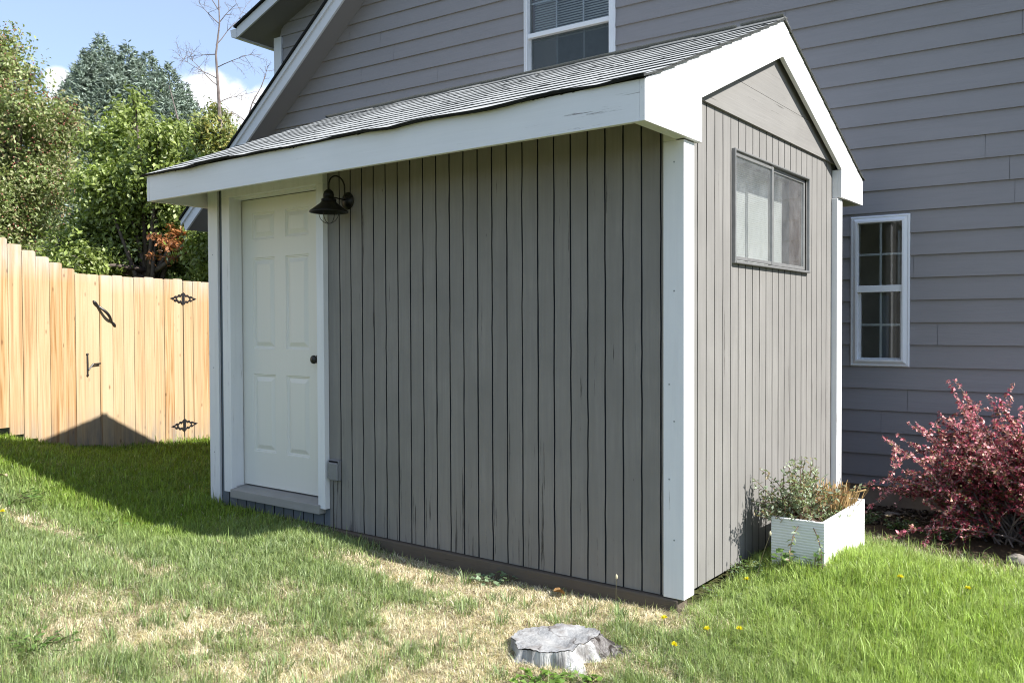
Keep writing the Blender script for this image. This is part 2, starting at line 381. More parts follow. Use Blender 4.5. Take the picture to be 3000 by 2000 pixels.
def dryness(x, y):
    d = np.zeros(x.shape)
    for (cx, cy), (rx, ry), an, s in DRY:
        ca, sa = math.cos(an), math.sin(an); u = (x-cx)*ca+(y-cy)*sa; v = -(x-cx)*sa+(y-cy)*ca
        d = np.maximum(d, s*np.clip(1.7-1.15*np.sqrt((u/rx)**2+(v/ry)**2), 0, 1))
    left = np.clip((0.9-x)/1.2, 0, 1)                        # the right-hand lawn is lush
    d = d*(.35+.65*np.clip((1.5-x)/.8, 0, 1)) + left*(fbm(x, y, 2.2, 5)-.52)*.85
    d = d + (fbm(x, y, 5, 9)-.5)*.5 + (fbm(x, y, 13, 19)-.5)*.7*np.clip((1.2-x)/.6, 0, 1)
    a, b = scoord(x, y)
    lushstrip = np.clip(1-np.abs(b+1.0)/.32, 0, 1)*np.clip((a-1.7)/.5, 0, 1)
    hump = np.clip(1-np.hypot((x+1.4)/.6, (y-4.95)/.3), 0, 1)*1.6
    shade = ((b > -.75) & (a > 3.2))*1.0
    return np.clip(d - lushstrip - hump - shade, 0, 1)

def make_ground():
    def axis(lo, hi, inner, far):
        a = np.arange(inner[0], inner[1]+1e-6, .09)
        l = inner[0]-np.geomspace(.1, inner[0]-lo, 30)[::-1]; r = inner[1]+np.geomspace(.1, hi-inner[1], 30)
        return np.concatenate([l, a, r])
    xs = axis(-900, 900, (-7, 6), 0); ys = axis(-300, 1800, (1, 12), 0)
    X, Y = np.meshgrid(xs, ys, indexing='ij'); Z = tz(X, Y)
    Z = Z + (fbm(X, Y, 6, 3)-.5)*.02*(np.hypot(X, Y) < 20)
    nx, ny = X.shape; v = np.stack([X.ravel(), Y.ravel(), Z.ravel()], 1)
    i = np.arange(nx-1)[:, None]*ny+np.arange(ny-1)[None]; f = np.stack([i, i+ny, i+ny+1, i+1], -1).reshape(-1, 4)
    dr = dryness(X, Y).ravel()
    h, n = hcoord(X, Y); soil = ((n > -1.28-.3*(fbm(X, Y, 3, 8)-.5)-.15*np.clip(h, 0, 1.5))&(n < 1)&(h > -.8)).ravel()[:, None]
    green = np.array([.09, .12, .035]); straw = np.array([.42, .34, .21]); dirt = np.array([.075, .052, .036])
    col = green*(1-dr[:, None])+straw*dr[:, None]; col = np.where(soil, dirt, col)
    b = NB('lawn_soil'); at = b.n.new('ShaderNodeAttribute'); at.attribute_name = 'col'
    n1 = b.noise((1, 1, 1), 60, 5, .7); n2 = b.noise((1, 1, 1), 9, 4, .6)
    c = b.mix(b.rng(n1, .3, .7, 0, .75), at.outputs['Color'], (.10, .075, .045)); c = b.mix(b.rng(n2, .4, .7, 0, .25), c, (.05, .045, .025))
    b.col(c); b.rough(.95, .1); b.bump(n1, .8, .02)
    setp(np_obj('ground', v, f, b.m, cols=col, smooth=True), kind='structure')
make_ground()

# ------------------------------------------------------------------ house
def make_house():
    base = -1.45
    rz = math.atan2(HR[1], HR[0])
    t = thing('house', 'large grey lap-sided house with white-framed windows standing behind the wooden shed', 'house', (HO[0], HO[1], base), rz)
    # local coords: x along wall to the right, y = -into? right-handed: x=HR, z up -> y = HN
    Z = lambda z: z-base
    sl = .823; soff = lambda z: -6.6+(z-2.297)/sl          # wall left edge under the soffit at height z (x)
    XR = 7.0; AP = -.6                                     # right end, apex position
    zap = 2.297+(AP+6.6)*sl
    roofR = lambda z: AP+(zap-z)/sl
    zs = [-1.235, -1.163] + [-.995+.1662*k for k in range(0, 30)]
    rnd = random.Random(3)
    H1 = (.02, .40, -.31, .79); H2 = (-2.985, -2.035, 2.02, 3.62)
    mb = MB()
    def board(x0, x1, zb, zt, zb0, zt0):
        # lap: the face leans out at its bottom edge
        fy = lambda z: -.018*(zt0-z)/(zt0-zb0)
        xl0, xl1 = max(x0, soff(zb)), max(x0, soff(zt)); xr0, xr1 = min(x1, roofR(zb)), min(x1, roofR(zt))
        if xl1 >= xr1: return
        mb.face([(xl0, fy(zb), Z(zb)), (xr0, fy(zb), Z(zb)), (xr1, fy(zt), Z(zt)), (xl1, fy(zt), Z(zt))])
        if abs(zb-zb0) < 1e-6:
            mb.face([(xl0, fy(zb), Z(zb)), (xl0, .012, Z(zb)), (xr0, .012, Z(zb)), (xr0, fy(zb), Z(zb))])
    for i in range(len(zs)-1):
        zb, zt = zs[i], zs[i+1]
        cuts = [-6.98]
        x = -6.98+rnd.uniform(1, 3.2)
        while x < XR: cuts.append(x); x += rnd.uniform(3.6, 5.2)
        if abs(zb-1.168) < .1: cuts = [-6.98, -4.3, -.8, .905, 4.2]
        cuts.append(XR)
        for j in range(len(cuts)-1):
            segs = [(cuts[j]+.0012, cuts[j+1]-.0012, zb, zt)]
            for (a, b_, c, d) in (H1, H2):
                ns = []
                for (p, q, r, s) in segs:
                    if q <= a or p >= b_ or s <= c or r >= d: ns.append((p, q, r, s)); continue
                    if p < a: ns.append((p, a, r, s))
                    if q > b_: ns.append((b_, q, r, s))
                    pp, qq = max(p, a), min(q, b_)
                    if r < c: ns.append((pp, qq, r, c))
                    if s > d: ns.append((pp, qq, d, s))
                segs = ns
            for (p, q, r, s) in segs: board(p, q, r, s, zb, zt)
    mb.build('lap_siding', M['house'], t, fix=False)
    # sheathing behind the boards (with the two openings), far walls
    mb = MB(); zc = [-1.235, H1[2], H1[3], H2[2], H2[3]]
    def sheath(x0, x1, z0, z1): mb.box(x0, x1, .013, .10, Z(z0), Z(z1))
    sheath(-6.84, H1[0], -1.2, 1.6); sheath(H1[1], XR-.02, -1.2, 1.6); sheath(H1[0], H1[1], -1.2, H1[2]); sheath(H1[0], H1[1], H1[3], 1.6)
    mb.prism([(soff(1.605)+.03, Z(1.605)), (H2[0], Z(1.605)), (H2[0], Z(5.2)), (soff(5.2)+.03, Z(5.2))], 'y', .013, .10)
    sheath(H2[0], H2[1], 1.605, H2[2]); sheath(H2[0], H2[1], H2[3], 5.2)
    mb.prism([(H2[1], Z(1.605)), (roofR(1.605) if roofR(1.605) < XR-.02 else XR-.02, Z(1.605)), (min(XR-.02, roofR(5.2)), Z(5.2)), (H2[1], Z(5.2))], 'y', .013, .10)
    mb.box(-6.95, -6.85, .05, 7.0, Z(-1.35), Z(1.45)); mb.box(XR-.12, XR, .02, 7.0, Z(-1.35), Z(1.45)); mb.box(-1.3, XR-.12, 6.9, 7.0, Z(-1.35), Z(1.45))
    mb.build('wall', M['house'], t)
    mb = MB(); mb.box(-6.9, XR-.04, .03, .12, Z(-1.9), Z(-1.2375)); mb.build('foundation', M['concrete'], t)
    # steep roof: slab with rake
    OV = .30; th_ = .16
    def line(x): return 2.297+(x+6.6)*sl
    xe = -7.93
    mb = MB(); mb.prism([(xe, Z(line(xe))), (AP, Z(line(AP))), (AP, Z(line(AP)+th_)), (xe, Z(line(xe)+th_))], 'y', -OV+.026, 7.4); mb.prism([(AP+.001, Z(line(AP))), (2*AP-xe, Z(line(xe))), (2*AP-xe, Z(line(xe)+th_)), (AP+.001, Z(line(AP)+th_))], 'y', -.045, 7.4); mb.build('roof', M['house_soffit'], t)
    poly = [(x, z+.0) for x, z in [(xe-.06, Z(line(xe-.06)+th_+.004)), (AP, Z(line(AP)+th_+.004)), (2*AP-xe+.06, Z(line(xe-.06)+th_+.004)), (2*AP-xe+.06, Z(line(xe-.06)+th_+.03)), (AP, Z(line(AP)+th_+.034)), (xe-.06, Z(line(xe-.06)+th_+.03))]]
    mb = MB(); mb.prism([poly[0], poly[1], poly[4], poly[5]], 'y', -OV-.045, 7.42); mb.prism([(AP+.001, poly[1][1]), poly[2], poly[3], (AP+.001, poly[4][1])], 'y', -.09, 7.42); mb.build('roof_shingles', M['tar'], t)
    mb = MB()
    for s in (1,):
        lo = lambda x: Z(line(x)-.035); hi = lambda x: Z(line(x)+th_+.002)
        mb.prism([(xe, lo(xe)+.04), (xe+.03, lo(xe+.03)), (AP-.001, lo(AP)), (AP-.001, hi(AP)), (xe-.03, hi(xe-.03))], 'y', -OV, -OV+.025)
        mb.prism([(2*AP-xe, lo(xe)), (AP+.001, lo(AP)), (AP+.001, hi(AP)), (2*AP-xe, hi(xe))], 'y', -.072, -.047)
    mb.build('rake_board', M['house_trim'], t)
    mb = MB(); mb.prism([(xe-.05, Z(line(xe-.05)+.10)), (AP-.001, Z(line(AP)+.10)), (AP-.001, Z(line(AP)+th_+.003)), (xe-.05, Z(line(xe-.05)+th_+.003))], 'y', -OV-.022, -OV-.0005)
    mb.build('rake_trim', M['house_trim'], t)
    # upper wing set back .9 m behind the gable wall
    wy = .9
    def wz(x): return 3.699+(x+7.5)*.428+.09                # soffit/wall line on that plane (approx. plane .9)
    # refit for y=.9 : from the photo
    wl = lambda x: 3.82+(x+7.9)*.428
    mb = MB(); z = 2.2
    k = 0
    xl = -7.50
    while z < 5.2:
        zt = z+.1655; fy = wy-.014
        xa = max(xl, -7.9+(z-3.82)/.428 if z > 3.82 else xl); xb = max(xl, -7.9+(zt-3.82)/.428 if zt > 3.82 else xl)
        mb.face([(xa, fy, Z(z)), (-4.0, fy, Z(z)), (-4.0, wy, Z(zt)), (xb, wy, Z(zt))]); mb.face([(xa, fy, Z(z)), (xa, wy+.01, Z(z)), (-4.0, wy+.01, Z(z)), (-4.0, fy, Z(z))]); z = zt
    mb.build('wing_siding', M['house'], t, fix=False)
    mb = MB(); mb.prism([(-7.50, Z(2.0)), (-4.02, Z(2.0)), (-4.02, Z(5.2)), (-4.9, Z(5.1)), (-7.50, Z(3.96))], 'y', wy+.011, 5.0); mb.build('wing_wall', M['house'], t)
    mb = MB(); mb.box(-7.575, -7.455, wy-.03, wy-.005, Z(2.3), Z(3.845)); mb.box(-7.60, -7.576, wy-.03, wy+.08, Z(2.3), Z(3.845)); mb.build('corner_board', M['house_trim'], t)
    # wing roof with rake overhang .4 (plane y = .5) and left eave
    s2 = .40; f0 = -7.86; fz = 3.80
    L2 = lambda x: fz+(x-f0)*s2
    poly = [(f0, Z(L2(f0)+.02)), (-3.6, Z(L2(-3.6)+.02)), (-3.6, Z(L2(-3.6)+.135)), (f0, Z(L2(f0)+.135))]
    mb = MB(); mb.prism(poly, 'y', .5, 5.2); mb.build('wing_roof', M['house_soffit'], t)
    mb = MB(); mb.prism([(f0-.03, Z(L2(f0-.03)+.139)), (-3.6, Z(L2(-3.6)+.139)), (-3.6, Z(L2(-3.6)+.165)), (f0-.03, Z(L2(f0-.03)+.165))], 'y', .44, 5.2); mb.build('wing_shingles', M['tar'], t)
    mb = MB(); mb.prism([(f0, Z(L2(f0))), (-3.6, Z(L2(-3.6))), (-3.6, Z(L2(-3.6)+.137)), (f0, Z(L2(f0)+.137))], 'y', .474, .4985); mb.build('wing_rake_board', M['house_trim'], t)
    mb = MB(); mb.prism([(f0-.11, Z(fz+.02)), (f0-.02, Z(fz+.0)), (f0-.002, Z(fz+.0)), (f0-.002, Z(fz+.12)), (f0-.13, Z(fz+.12))], 'y', .47, 5.2); mb.build('gutter', M['house_trim'], t)

    # --- windows
    def frame_mb(x0, x1, z0, z1, w, y0, y1):
        m = MB(); m.box(x0, x1, y0, y1, Z(z0), Z(z0+w)); m.box(x0, x1, y0, y1, Z(z1-w), Z(z1)); m.box(x0, x0+w, y0, y1, Z(z0+w), Z(z1-w)); m.box(x1-w, x1, y0, y1, Z(z0+w), Z(z1-w)); return m
    def pic(mb_, x0, x1, z0, z1, prof):
        """mitred picture frame: prof = list of (inset, y)"""
        rings = [[(x0+i, y, Z(z0+i)), (x1-i, y, Z(z0+i)), (x1-i, y, Z(z1-i)), (x0+i, y, Z(z1-i))] for i, y in prof]
        for a, b_ in zip(rings[:-1], rings[1:]):
            for k in range(4):
                j = (k+1) % 4; mb_.face([a[k], a[j], b_[j], b_[k]])
    # narrow right window
    def win(tag, x0, x1, z0, z1, glass_l, glass_r, gt, rt, rb, gl, gb, nv, nh, up, lowz):
        w = MB(); pic(w, x0, x1, z0, z1, [(0, .0), (0, -.022), (.008, -.030), (.014, -.030), (.016, -.026), (.040, -.045), (.052, -.045), (.054, -.01), (.054, .05)])
        fr = w.build('window', M['vinyl'], t, fix=False)
        m = MB()
        # meeting rail and sash frames
        m.box(glass_l-.004, glass_r+.004, -.034, .03, Z(rb), Z(rt))
        m.build('meeting_rail', M['vinyl'], fr, bevel=.003)
        m = MB(); m.box(glass_l-.004, glass_r+.004, -.01, .03, Z(gt), Z(gt+.03)); m.build('sash_rail', M['vinyl'], fr, bevel=.003)
        m = MB()
        m.box(glass_l, glass_r, .0, .03, Z(gb-.03), Z(gb)); m.box(glass_l-.002, glass_l+.018, .0, .03, Z(gb), Z(rb)); m.box(glass_r-.016, glass_r+.002, .0, .03, Z(gb), Z(rb)); m.build('sash_frame', M['vinyl_dirty'], fr)
        m = MB()
        for k in range(1, nv+1):
            xx = glass_l+(glass_r-glass_l)*k/(nv+1); m.box(xx-.008, xx+.008, .016, .022, Z(rt), Z(gt)); m.box(xx-.008, xx+.008, .026, .032, Z(gb), Z(rb))
        for zz in up: m.box(glass_l, glass_r, .0165, .0215, Z(zz-.008), Z(zz+.008))
        for zz in lowz: m.box(glass_l, glass_r, .0265, .0315, Z(zz-.008), Z(zz+.008))
        m.build('muntin', M['vinyl'], fr)
        m = MB(); m.face([(glass_l, .010, Z(rt)), (glass_r, .010, Z(rt)), (glass_r, .010, Z(gt)), (glass_l, .010, Z(gt))]); m.build('pane', M['glass'], fr, fix=False)
        m = MB(); m.face([(glass_l, .020, Z(gb)), (glass_r, .020, Z(gb)), (glass_r, .020, Z(rb)), (glass_l, .020, Z(rb))]); m.build('pane', M['glass'], fr, fix=False)
        return fr
    f1 = win('a', 0, .42, -.33, .81, .054, .366, .758, .283, .232, 0, -.265, 1, 1, [.52], [-.015])
    # garage interior seen through the narrow window
    m = MB(); m.box(-.6, 2.2, 1.5, 1.55, Z(-1.3), Z(1.25)); m.box(2.2, 2.25, .11, 2.45, Z(-1.3), Z(1.25)); m.box(-1.2, 2.2, .11, 2.4, Z(1.25), Z(1.28)); m.box(-1.2, 2.2, .11, 2.4, Z(-1.33), Z(-1.3))
    m.build('room', M['room'], t, fix=False)
    m = MB()
    m.prism([(.1, Z(.98)), (1.5, Z(.55)), (1.5, Z(.60)), (.1, Z(1.05))], 'y', 1.3, 1.34); m.box(.2, .5, 1.25, 1.4, Z(.9), Z(1.05)); m.build('door_track', M['black_metal'], t)
    m = MB()
    for xx, w_ in ((.12, .05), (.34, .035), (.52, .07), (.80, .05)): m.box(xx, xx+w_, .55, .57, Z(-.9), Z(.22))
    m.build('shelf_upright', M['vinyl_dirty'], t)
    m = MB()
    for xx, w_ in ((.22, .10), (.42, .08), (.62, .16)): m.box(xx, xx+w_, .60, .63, Z(-.9), Z(.30))
    m.build('stored_panel', M['screen'], t)
    f2 = win('b', -3.0, -2.02, 2.0, 3.64, -2.945, -2.075, 3.585, 2.765, 2.722, 0, 2.06, 2, 2, [3.06, 3.33], [2.39])
    m = MB(); zz = 2.70
    while zz < 3.58: m.face([(-2.925, .055, Z(zz)), (-2.085, .055, Z(zz)), (-2.085, .074, Z(zz+.022)), (-2.925, .074, Z(zz+.022))]); zz += .0235
    m.build('blind', M['blind'], f2, fix=False)
    m = MB(); m.face([(-2.94, .004, Z(2.06)), (-2.08, .004, Z(2.06)), (-2.08, .004, Z(2.72)), (-2.94, .004, Z(2.72))])
    b = NB('screen_mesh'); b.n.remove(b.p); tr = b.n.new('ShaderNodeBsdfTransparent'); d = b.n.new('ShaderNodeBsdfDiffuse'); d.inputs[0].default_value = (.09, .11, .12, 1); mx = b.n.new('ShaderNodeMixShader'); mx.inputs[0].default_value = .55
    b.l.new(tr.outputs[0], mx.inputs[1]); b.l.new(d.outputs[0], mx.inputs[2]); b.l.new(mx.outputs[0], b.out.inputs[0])
    m.build('insect_screen', b.m, f2, fix=False)
    m = MB(); m.box(-3.6, -1.4, 1.6, 1.65, Z(1.6), Z(4.0)); m.box(-3.6, -1.4, .11, 1.6, Z(3.75), Z(3.8)); m.box(-3.6, -1.4, .11, 1.6, Z(1.6), Z(1.65)); m.build('bedroom_wall', M['dusty'], t, fix=False)
    return t
make_house()

# ------------------------------------------------------------------ shed
SB = -1.42
def make_shed():
    t = thing('garden_shed', 'grey wooden garden shed with white trim, door and shingled gable roof on the lawn', 'shed', (P0[0], P0[1], SB), TH-PI/2)
    Z = lambda z: z-SB
    L = 3.695; W = 2.446; SX = -.040
    rnd = random.Random(11)
    def grooved(axis, start, end, grooves, plane, depth, holes, zb, ztf, name, mat, gw=.0085, gm='groove'):
        """boards along axis coordinate between grooves; plane = face coord; depth = groove depth (signed inward)"""
        mb = MB()
        edges = [start]+sorted(grooves)+[end]
        wob = {}
        def w(g, z, side):
            k = round(z*9); key = (round(g, 4), k)
            if key not in wob: wob[key] = rnd.gauss(0, .0009)
            key2 = (round(g, 4), k, side)
            if key2 not in wob: wob[key2] = rnd.gauss(0, .0005)
            lim = 0 if g in (start, end) else 1
            return (wob[key]+wob[key2])*lim
        def pt(c, d, z): return (c, d, Z(z)) if axis == 'x' else (d, c, Z(z))
        def zsegs(c0, c1):
            zt = ztf((c0+c1)/2); segs = [(zb, zt)]
            for (a, b_, c, d) in holes:
                if c0 < b_-1e-4 and c1 > a+1e-4:
                    ns = []
                    for p, q in segs:
                        if p < c: ns.append((p, min(q, c)))
                        if q > d: ns.append((max(p, d), q))
                    segs = ns
            return segs
        for i in range(len(edges)-1):
            g0, g1 = edges[i], edges[i+1]
            c0 = g0+(gw/2 if i > 0 else 0); c1 = g1-(gw/2 if i < len(edges)-2 else 0)
            # split the board where it crosses a hole edge
            parts = [(c0, c1)]
            for (a, b_, c, d) in holes:
                np_ = []
                for p, q in parts:
                    cs = [p]+[e for e in (a, b_) if p+1e-4 < e < q-1e-4]+[q]
                    np_ += list(zip(cs[:-1], cs[1:]))
                parts = np_
            for p, q in parts:
                for s0, s1 in zsegs(p, q):
                    n = max(1, int((s1-s0)/.11)); zz = [s0+(s1-s0)*k/n for k in range(n+1)]
                    for k in range(n):
                        def pv(z): return (p+(w(g0, z, 1) if p == c0 else 0), q+(w(g1, z, 0) if q == c1 else 0))
                        a0, b0 = pv(zz[k]); a1, b1 = pv(zz[k+1])
                        mb.cur = 0
                        mb.face([pt(a0, plane, zz[k]), pt(b0, plane, zz[k]), pt(b1, plane, zz[k+1]), pt(a1, plane, zz[k+1])])
                        mb.cur = 1
                        if p == c0 and i > 0: mb.face([pt(a0, plane, zz[k]), pt(a0, plane+depth, zz[k]), pt(a1, plane+depth, zz[k+1]), pt(a1, plane, zz[k+1])])
                        if q == c1 and i < len(edges)-2: mb.face([pt(b0, plane, zz[k]), pt(b0, plane+depth, zz[k]), pt(b1, plane+depth, zz[k+1]), pt(b1, plane, zz[k+1])])
        mb.cur = 1
        # groove floors
        for g in sorted(grooves):
            for s0, s1 in zsegs(g-gw/2, g+gw/2):
                mb.face([pt(g-gw, plane+depth, s0), pt(g+gw, plane+depth, s0), pt(g+gw, plane+depth, s1), pt(g-gw, plane+depth, s1)])
        mb.cur = 0
        return mb.build(name, [mat, M[gm]], t, fix=False)
    gx = [-(.128+.1003*k) for k in range(23)]
    grooved('x', -2.4395, -.1065, gx, .020, .009, [], -1.272, lambda c: 1.0, 'wall', M['siding'])
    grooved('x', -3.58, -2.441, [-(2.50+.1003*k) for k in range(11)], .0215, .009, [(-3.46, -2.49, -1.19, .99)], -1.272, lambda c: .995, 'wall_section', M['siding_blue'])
    gy = [.029+.0999*k for k in range(1, 24)]
    wh = (.66, 1.815, .325, .895)
    grooved('y', .02, 2.425, gy, SX, -.009, [wh], -1.272, lambda c: 1.10, 'gable_wall', M['siding_gable'], gw=.0080, gm='groove_gable')
    # hidden sides, floor and inner faces
    roofz = lambda b: 1.0175+(b+.415)*.4217 if b <= 1.22 else 1.0175+(2.86-b)*.4205
    mb = MB(); mb.box(-3.67, SX-.02, 2.40, 2.42, Z(-1.27), Z(.98)); mb.box(-3.68, -3.66, .03, 2.40, Z(-1.27), Z(1.0)); mb.prism([(.03, Z(1.0)), (2.4, Z(1.0)), (2.4, Z(1.14)), (1.22, Z(1.63)), (.03, Z(1.14))], 'x', -3.68, -3.66)
    mb.build('rear_wall', M['siding'], t)
    mb = MB(); mb.box(-2.44, -.05, .036, .045, Z(-1.25), Z(.86)); mb.box(-3.66, SX-.03, .05, 2.39, Z(-1.27), Z(-1.22)); mb.build('floor', M['dark'], t)
    # gable panels (two wide boards), the lower one proud of the siding
    top = lambda b: roofz(b)-.045
    def panel(z0, z1, x0, x1, nm):
        b0 = -.35; pts = []
        def bl(z): return (z+.045-1.0175)/.4217-.415
        def br(z): return 2.86-(z+.045-1.0175)/.4205
        pts = [(max(bl(z0), .02), Z(z0)), (min(br(z0), 2.42), Z(z0)), (min(br(z1), 2.42), Z(z1)), (max(bl(z1), .02), Z(z1))] if z1 < 1.6 else [(bl(z0), Z(z0)), (br(z0), Z(z0)), (1.22, Z(1.66))]
        m = MB(); m.prism(pts, 'x', x0, x1); return m.build(nm, M['gable_panel'], t)
    panel(1.07, 1.2585, -.039, -.024, 'gable_board'); panel(1.263, 1.7, -.041, -.027, 'gable_board')
    # corner boards
    def corner(mbs): return mbs.build('corner_board', M['white'], t, bevel=.003)
    m = MB(); m.box(-.106, 0, 0, .020, Z(-1.272), Z(.838)); m.box(-.106, -.041, 0, .020, Z(.838), Z(1.0)); m.box(SX, -.0004, .0204, .109, Z(-1.272), Z(.838)); corner(m)
    m = MB(); m.box(-3.695, -3.581, 0, .020, Z(-1.30), Z(1.0)); m.box(-3.695, -3.68, .0204, .12, Z(-1.30), Z(.86)); corner(m)
    m = MB(); m.box(SX, -.0, 2.337, 2.446, Z(-1.272), Z(.838)); corner(m)
    m = MB()
    rr = random.Random(5)
    for x, y_, z in [(-.05, 0, zz) for zz in (.74, .15, -.45, -1.0)]+[(-.075, 0, zz) for zz in (-.28, -.72)]+[(-3.64, 0, zz) for zz in (.5, -.3, -.9)]:
        m = MB(); m.tube([(x, y_-.0012, Z(z)), (x, y_+.003, Z(z))], .0042, 8); m.build('nail_head', M['dusty'], t)
    # skid timbers
    m = MB(); n = 60
    xs = [-3.6+(3.55)*k/n for k in range(n+1)]; rs = random.Random(2)
    for k in range(n):
        pass
    m.box(-3.66, -.03, -.005, .10, Z(-1.40), Z(-1.2765)); m.build('skid', M['skid'], t, bevel=.006)
    m = MB(); m.box(-3.6, -.10, 2.3, 2.4, Z(-1.42), Z(-1.2765)); m.build('skid', M['skid'], t, bevel=.006)
    # door surround
    m = MB(); m.box(-3.500, -3.411, -.020, .020, Z(-1.16), Z(.8825)); m.box(-2.507, -2.4415, -.020, .0195, Z(-1.158), Z(.8825)); m.box(-3.500, -2.4415, -.0205, .0195, Z(.883), Z(.998)); m.build('door_casing', M['white'], t, bevel=.002)
    m = MB(); m.box(-3.452, -3.424, .0202, .13, Z(-1.14), Z(.908)); m.box(-2.496, -2.470, .0202, .13, Z(-1.14), Z(.908)); m.box(-3.424, -2.496, .0202, .13, Z(.882), Z(.908)); m.box(-3.424, -3.412, .02, .078, Z(-1.12), Z(.882)); m.box(-3.412, -2.508, .02, .078, Z(.870), Z(.882)); m.build('door_jamb', M['white'], t)
    m = MB(); m.prism([(-.034, Z(-1.192)), (.15, Z(-1.192)), (.15, Z(-1.122)), (.088, Z(-1.122)), (-.034, Z(-1.136))], 'x', -3.412, -2.485); m.build('door_sill', M['sill'], t, bevel=.003)
    # door slab with six raised panels
    x0, x1, z0, z1, Y = -3.422, -2.497, -1.112, .868, .088
    cols = [(-3.300, -3.060), (-2.945, -2.708)]; rows = [(-.873, -.337), (-.163, .465), (.590, .775)]
    m = MB(); xs = sorted({x0, x1, *[c for p in cols for c in p]}); zs = sorted({z0, z1, *[c for p in rows for c in p]})
    for i in range(len(xs)-1):
        for j in range(len(zs)-1):
            if (xs[i], xs[i+1]) in cols and (zs[j], zs[j+1]) in rows:
                prof = [(0, 0), (.004, .006), (.010, .006), (.014, .011), (.020, .011), (.046, .0005), (.047, -.0005)]
                ring = [[(xs[i]+d, Y+y_, Z(zs[j]+d)), (xs[i+1]-d, Y+y_, Z(zs[j]+d)), (xs[i+1]-d, Y+y_, Z(zs[j+1]-d)), (xs[i]+d, Y+y_, Z(zs[j+1]-d))] for d, y_ in prof]
                for a, b_ in zip(ring[:-1], ring[1:]):
                    for k in range(4): m.face([a[k], a[(k+1) % 4], b_[(k+1) % 4], b_[k]])
                m.face(ring[-1])
            else: m.face([(xs[i], Y, Z(zs[j])), (xs[i+1], Y, Z(zs[j])), (xs[i+1], Y, Z(zs[j+1])), (xs[i], Y, Z(zs[j+1]))])
    m.box(x0, x1, Y+.012, Y+.04, Z(z0), Z(z1))
    m.face([(x0, Y, Z(z0)), (x1, Y, Z(z0)), (x1, Y+.02, Z(z0)), (x0, Y+.02, Z(z0))])
    door = m.build('door', M['door'], t, fix=False)
    m = MB(); prof = [(0, .0), (.030, .0), (.031, .006), (.012, .010), (.011, .026), (.024, .032), (.028, .042), (.026, .052), (.016, .057), (.011, .056), (.009, .059), (0, .060)]
    b = len(m.v); nn = 20
    for r, d in prof:
        for k in range(nn): an = 2*PI*k/nn; m.v.append((-2.615+r*math.cos(an), Y-d, Z(-.222)+r*math.sin(an)))
    for i in range(len(prof)-1):
        for k in range(nn): m.f.append((b+i*nn+k, b+i*nn+(k+1) % nn, b+(i+1)*nn+(k+1) % nn, b+(i+1)*nn+k)); m.mi.append(0)
    m.build('door_knob', M['black_metal'], door, smooth=True)
    # eaves: fascia, soffit, returns, rake boards
    m = MB(); m.box(-3.741, -.0025, -.415, -.390, Z(.842), Z(1.0175)); m.build('fascia', M['white_x'], t, bevel=.002)
    m = MB(); m.box(-3.741, -.0025, 2.835, 2.860, Z(.842), Z(1.0175)); m.build('fascia', M['white_x'], t, bevel=.002)
    m = MB(); m.box(-3.740, -.042, -.3895, .018, Z(1.0005), Z(1.0055)); m.build('soffit', M['soffit'], t)
    for nm, xa, xb, xc in (('r', -.002, .023, -.0395), ('l', -3.770, -3.7455, -3.742)):
        m = MB(); m.prism([(-.415, Z(.842)), (.1415, Z(.842)), (.1415, Z(1.0488)), (.05, Z(1.0105)), (-.415, Z(1.0165))], 'x', xa, xb)
        if nm == 'r': m.box(-.0395, -.0021, .1095, .1415, Z(.842), Z(1.0488)); m.box(-.0395, -.0021, -.3895, .0, Z(.842), Z(.867))
        m.build('eave_return', M['white_y'], t, bevel=.002)
        m = MB(); m.prism([(-.415, Z(1.0175)), (.05, Z(1.0115)), (1.2195, Z(1.504)), (1.2195, Z(1.707))], 'x', xa, xb); m.build('rake_board', M['white_y'], t, bevel=.002)
        m = MB(); m.prism([(2.860, Z(.842)), (2.347, Z(.842)), (2.347, Z(1.0280)), (2.44, Z(1.0105)), (2.860, Z(1.0165))], 'x', xa, xb)
        if nm == 'r': m.box(-.0395, -.0021, 2.347, 2.372, Z(.842), Z(1.0280))
        m.build('eave_return', M['white_y'], t, bevel=.002)
        m = MB(); m.prism([(2.860, Z(1.0175)), (2.44, Z(1.0115)), (2.347, Z(1.0292)), (1.2205, Z(1.504)), (1.2205, Z(1.707))], 'x', xa, xb); m.build('rake_board', M['white_y'], t, bevel=.002)
    # roof deck and shingle courses
    sl = .4217; an = math.atan(sl); ca, sa = math.cos(an), math.sin(an)
    roof = MB(); roof.prism([(-.388, Z(1.012)), (1.22, Z(1.012+1.608*sl)), (2.833, Z(1.012)), (2.833, Z(.995)), (1.22, Z(.995+1.608*sl)), (-.388, Z(.995))], 'x', -3.744, -.003)
    roof = roof.build('roof', M['dark'], t)
